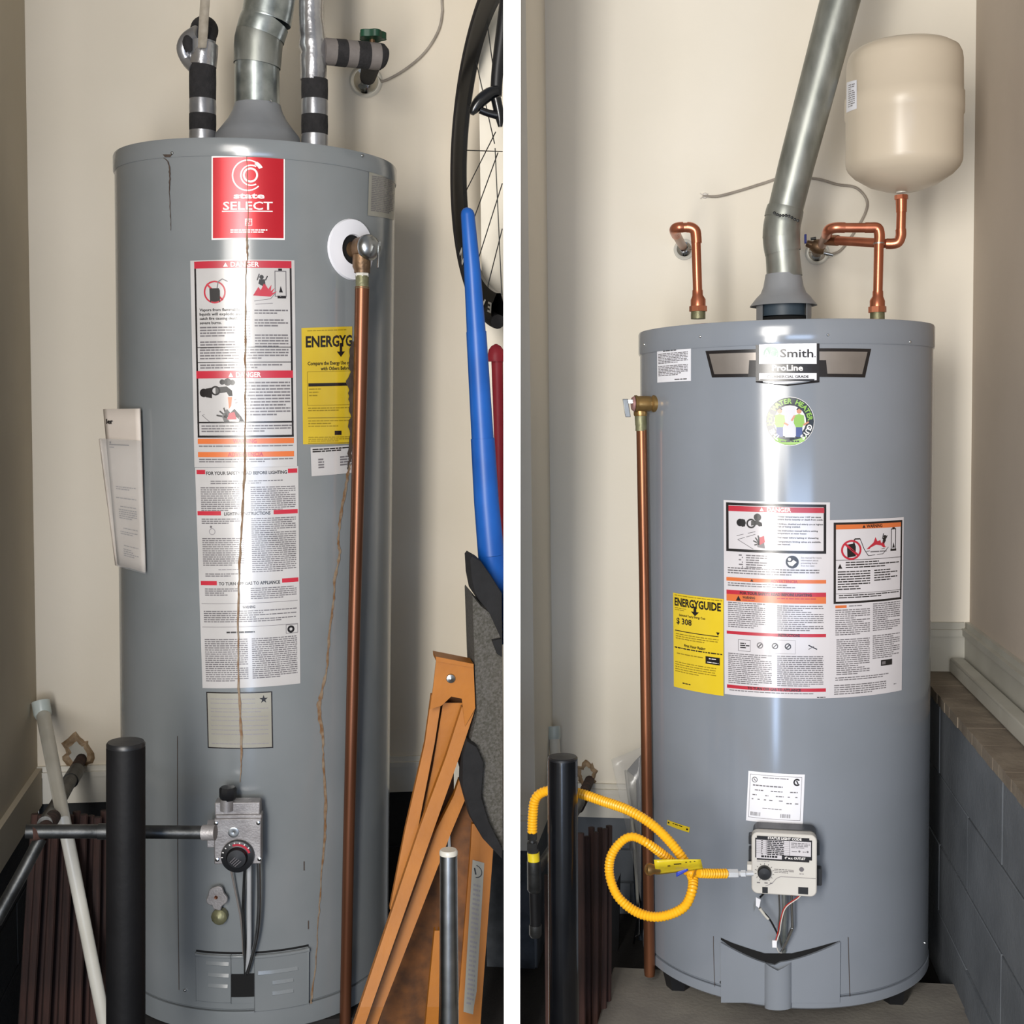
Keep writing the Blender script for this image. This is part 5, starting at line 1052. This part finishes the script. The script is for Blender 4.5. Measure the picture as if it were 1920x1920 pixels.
wire(V, gc, [(36,50,-2),(28,62,-6),(6,84,-14),(-2,110,-20),(-6,140,-30),(-12,164,-36),(-8,184,-46),(-2,192,-60)], 2, wirew, 'igniter_wire')
wire(V, gc, [(34,50,-2),(26,62,-8),(4,84,-16),(-4,110,-22),(-9,140,-32),(-14,162,-38)], 2, wirer, 'igniter_wire')
wire(V, gc, [(-34,53,-2),(-38,60,-6),(-42,66,-10)], 4, blk, 'sensor_cable', 4)
wire(V, gc, [(-46,84,-14),(-44,88,-16),(-26,112,-26),(-16,132,-34),(-10,146,-38)], 3.6, blk, 'sensor_cable', 6)
wire(V, gc, [(-43,90,-16),(-34,104,-22),(-27,113,-26)], 5.6, pvc, 'clear_sleeve', 4)
mb = MB(); mb.prism([V.p(-50,66,-9), V.p(-41,70,-9), V.p(-44,88,-13), V.p(-50,84,-13)], V.en*.001); mb.build('wire_tag', paperW, gc, R)
mb = MB(); mb.prism([V.p(-52,72,-12), V.p(-50,84,-12), V.p(-54,96,-12), V.p(-55,84,-12)], V.en*.001); mb.build('wire_tag', steel, gc, R)
mb = MB(); V.box(mb,-20,158,-11,172,-38,-33); mb.build('wire_connector', paperW, gc, R, bevel=.0008)
# ---- yellow gas connector
hs = thing(R, 'gas_hose', 'yellow coated corrugated gas hose looping beside the new heater', 'hose', R.P(1215, 1725, 1.38))
Yg = t.c.y-.36
pts = [(998,1562,1.46,18),(999,1530,1.46,18),(1004,1498,1.46,18),(1022,1484,1.46,18),(1055,1482,1.46,18),(1088,1488,1.45,18),(1130,1502,1.43,18),(1180,1520,1.40,18),(1225,1548,1.38,18),(1262,1585,1.37,18),(1288,1622,1.37,18),(1300,1650,1.385,18)]
def corr(mb, pts, amp=.06, n=10):
    P_ = catmull(pts, n); Q = [R.P(u,v,Y) for u,v,Y,w in P_]; out = []
    # resample evenly
    ds = [0]
    for i in range(1, len(Q)): ds.append(ds[-1]+(Q[i]-Q[i-1]).length)
    step = .0024; N_ = int(ds[-1]/step); j = 0
    for k in range(N_+1):
        s_ = k*step
        while j < len(ds)-2 and ds[j+1] < s_: j += 1
        f_ = (s_-ds[j])/max(1e-9, ds[j+1]-ds[j]); out.append((Q[j].lerp(Q[j+1], f_), P_[j][3]*(1-f_)+P_[j+1][3]*f_))
    mb.tube([q for q, w in out], [R.m(w/2, q)*(1+amp*(1 if k % 2 else -1)) for k, (q, w) in enumerate(out)], 16)
mb = MB(); corr(mb, pts, .09)
mb.build('corrugated_hose', yhose, hs, R)
pts = [(1300,1640,1.385,18),(1298,1668,1.36,18),(1285,1698,1.35,18),(1258,1714,1.35,18),(1225,1719,1.35,18),(1190,1708,1.35,18),(1158,1680,1.35,17),(1143,1640,1.36,17),(1146,1605,1.36,17),(1165,1578,1.36,16),(1186,1569,1.36,16),(1212,1580,1.36,16),(1240,1600,1.37,17),(1272,1624,1.38,17),(1305,1640,1.37,18),(1330,1640,1.37,18),(1362,1640,1.37,18)]
mb = MB(); corr(mb, pts[:15], .09); mb.build('corrugated_hose', yhose, hs, R)
mb = MB(); corr(mb, [(1310,1637,1.355,17),(1335,1638,1.37,17),(1364,1638,1.385,17)], .10); mb.build('corrugated_hose', yhose, hs, R)
mb = MB(); tpx(mb, R, [(1362,1638,1.385,15),(1366,1638,1.385,17),(1383,1638,1.388,17)], 0, 6); tpx(mb, R, [(1383,1638,1.388,9),(1390,1638,1.39,9)], 0, 12); tpx(mb, R, [(1389,1638,1.39,14),(1398,1638,1.39,14)], 0, 6); tpx(mb, R, [(1398,1638,1.39,9),(1412,1638,1.392,9)], 0, 12); mb.build('flare_fitting', nickel, hs, R)
mb = MB(); tpx(mb, R, [(998,1553,1.46,15),(998,1562,1.46,15)], 0, 16); tpx(mb, R, [(998,1558,1.46,19),(998,1574,1.46,19)], 0, 6); tpx(mb, R, [(998,1574,1.46,13),(998,1580,1.46,13)], 0, 16); tpx(mb, R, [(998,1579,1.46,21),(998,1596,1.46,21)], 0, 6); mb.build('flare_fitting', steelD, hs, R)
# yellow warning tag twisted round the hose, with the spare brass end
mb = MB(); n = 10; m_ = 8
def tg(i, j):
    u = 1228+(1316-1228)*i; ce = 1626-6*i; hw = 14-3*i; a = (j-.5)*2
    tw = 1.1*i
    return R.P(u+a*2, ce+a*hw*math.cos(tw*.6), 1.335+.012*math.sin(a*1.2+tw)-.006*math.cos(a*2))
mb.grid(n, m_, tg); tag_ = mb.build('warning_tag', yfoil, hs, R, 'yellow foil warning tag', solid=.0008)
mb = MB(); mb.grid(6, 4, lambda i,j: R.P(1268+22*i, 1640-10*i+(j-.5)*(9-4*i), 1.345)); mb.build('tag_corner', blueT, hs, R, solid=.0006)
P = Print(lambda a,b,off: tg(a,b)+Vector((0,-.0006-off,0)), 88, 28, 8)
for x, y, w_ in ((24,12,5),(36,9,14),(58,6,3),(66,5,3),(74,4,3)): P.rect(x,y,x+w_,y+2,inkK,1)
P.build('tag_print', tag_, R)
mb = MB(); pb_ = R.P(1229,1630,1.34); pa_ = R.P(1208,1630,1.335); s_ = R.m(1,pa_); mb.lathe(pa_, (pb_-pa_), [(0,0),(6*s_,.001),(11*s_,.004),(12*s_,.009),(10*s_,.013),(8*s_,(pb_-pa_).length+.006)], 20); mb.build('brass_flare', brass, hs, R)
# ---- black drip leg at the far left
dl = thing(R, 'gas_drip_leg', 'black iron gas pipe with taped joint standing at the return wall', 'pipe', R.P(1003, 1900, 1.50))
mb = MB(); tpx(mb, R, [(999,1594,1.50,22),(1000,1606,1.50,22)], 0, 8); mb.build('bushing', steelD, dl, R)
mb = MB(); tpx(mb, R, [(1000,1598,1.50,23),(1001,1618,1.50,23)], 0, 20); mb.build('thread_tape', yfoil, dl, R)
mb = MB(); tpx(mb, R, [(1001,1614,1.50,26),(1002,1668,1.50,27),(1002,1672,1.50,22)], 0, 22); mb.build('coupling', steelD, dl, R)
mb = MB(); tpx(mb, R, [(1002,1670,1.50,20),(1004,1736,1.50,20)], 0, 22); mb.build('nipple', blkM, dl, R)
mb = MB(); tpx(mb, R, [(1004,1734,1.50,24),(1004,1752,1.50,24),(1004,1757,1.50,18)], 0, 22); mb.build('pipe_cap', steelD, dl, R)
mb = MB(); tpx(mb, R, [(1001,1640,1.51,20),(1030,1600,1.62,20),(1058,1556,1.74,19),(1086,1504,YbR-.25,22)], 0, 20); mb.build('gas_supply_pipe', steelD, dl, R)
mb = MB(); tpx(mb, R, [(1082,1512,YbR-.26,28),(1092,1492,YbR-.20,28)], 0, 20); tpx(mb, R, [(1090,1496,YbR-.2,20),(1106,1462,YbR,18)], 0, 20); mb.build('gas_supply_coupling', rust, dl, R)
plaster(R, 1100, 1452, 44, 50, YbR, 'torn rough plaster around the pipe hole left of the new heater', 8)
bp2 = thing(R, 'black_post', 'glossy black round post standing left of the new heater before the rusty rods', 'post', R.P(1056, 1960, 1.38))
mb = MB(); tpx(mb, R, [(1055,1424,1.38,56),(1055,1430,1.38,56.5),(1056,1700,1.38,56.5),(1057,1960,1.38,57)], 0, 40); mb.build('pole', blkG, bp2, R)
pt = R.P(1055, 1424, 1.38); s_ = R.m(1, pt); mb = MB(); mb.lathe(pt, Z_, [(28*s_,-.001),(28*s_,.003),(26*s_,.005),(0,.006)], 40); mb.build('end_cap', blk, bp2, R)
pv = thing(R, 'plastic_pipe', 'white plastic pipe with socket behind the glossy black post', 'pipe', R.P(1056, 1700, YbR-.2))
mb = MB(); tpx(mb, R, [(1038,1362,YbR-.06,25),(1039,1380,YbR-.065,25),(1039,1386,YbR-.065,21)], 0, 24); mb.build('socket', pvcG, pv, R)
mb = MB(); tpx(mb, R, [(1039,1383,YbR-.065,20),(1050,1560,YbR-.15,20),(1062,1800,YbR-.30,20),(1068,1930,YbR-.36,20)], 0, 24); mb.build('pipe_length', pvc, pv, R)
lst = [(1089,1562,1092,13,1.66),(1100,1568,1103,11,1.70),(1109,1551,1112,12,1.72),(1118,1560,1117,10,1.68),(1125,1552,1124,10,1.73),(1134,1554,1132,11,1.69),(1142,1548,1140,12,1.72),(1026,1640,1028,11,1.62)]
rods(R, lst, 'rusty rods behind the glossy black post', 'standing behind the glossy black post')
# dark board and clear plastic wrapped panel behind the hose
mb = MB(); mb.prism([R.P(u,v,YbR-.20) for u, v in ((1140,1700),(1163,1640),(1160,1770),(1154,1812),(1140,1812))], (0,.012,0)); mb.build('dark_board', blkM, None, R, 'black board edge standing right of the rusty rods', 'board')
wp = thing(R, 'wrapped_panel', 'panel in clear plastic wrap leaning on the wall behind the copper drain pipe', 'panel', R.P(1190, 1700, YbR-.1))
def quad(pts, Y0, Y1, wav=.004):
    (a,b,c_,d) = pts; mb = MB(); mb.grid(8, 14, lambda i,j: R.P((a[0]*(1-i)+b[0]*i)*(1-j)+(d[0]*(1-i)+c_[0]*i)*j, (a[1]*(1-i)+b[1]*i)*(1-j)+(d[1]*(1-i)+c_[1]*i)*j, Y0+(Y1-Y0)*j+wav*math.sin(7*j+4*i))); return mb
quad(((1176,1444),(1204,1414),(1204,1800),(1196,1720)), YbR-.06, YbR-.14, .002).build('panel_board', mk('dark_blue_board','#2c3440',.35), wp, R, solid=.008)
quad(((1172,1444),(1192,1458),(1196,1700),(1188,1560)), YbR-.075, YbR-.15, .001).build('panel_edge', trimD, wp, R, solid=.006)
quad(((1146,1424),(1204,1400),(1202,1690),(1176,1560)), YbR-.09, YbR-.17, .005).build('plastic_wrap', clearP, wp, R, solid=.0006)
quad(((1188,1770),(1200,1690),(1200,1755),(1190,1756)), YbR-.16, YbR-.18, 0).build('black_corner', blk, wp, R, solid=.004)
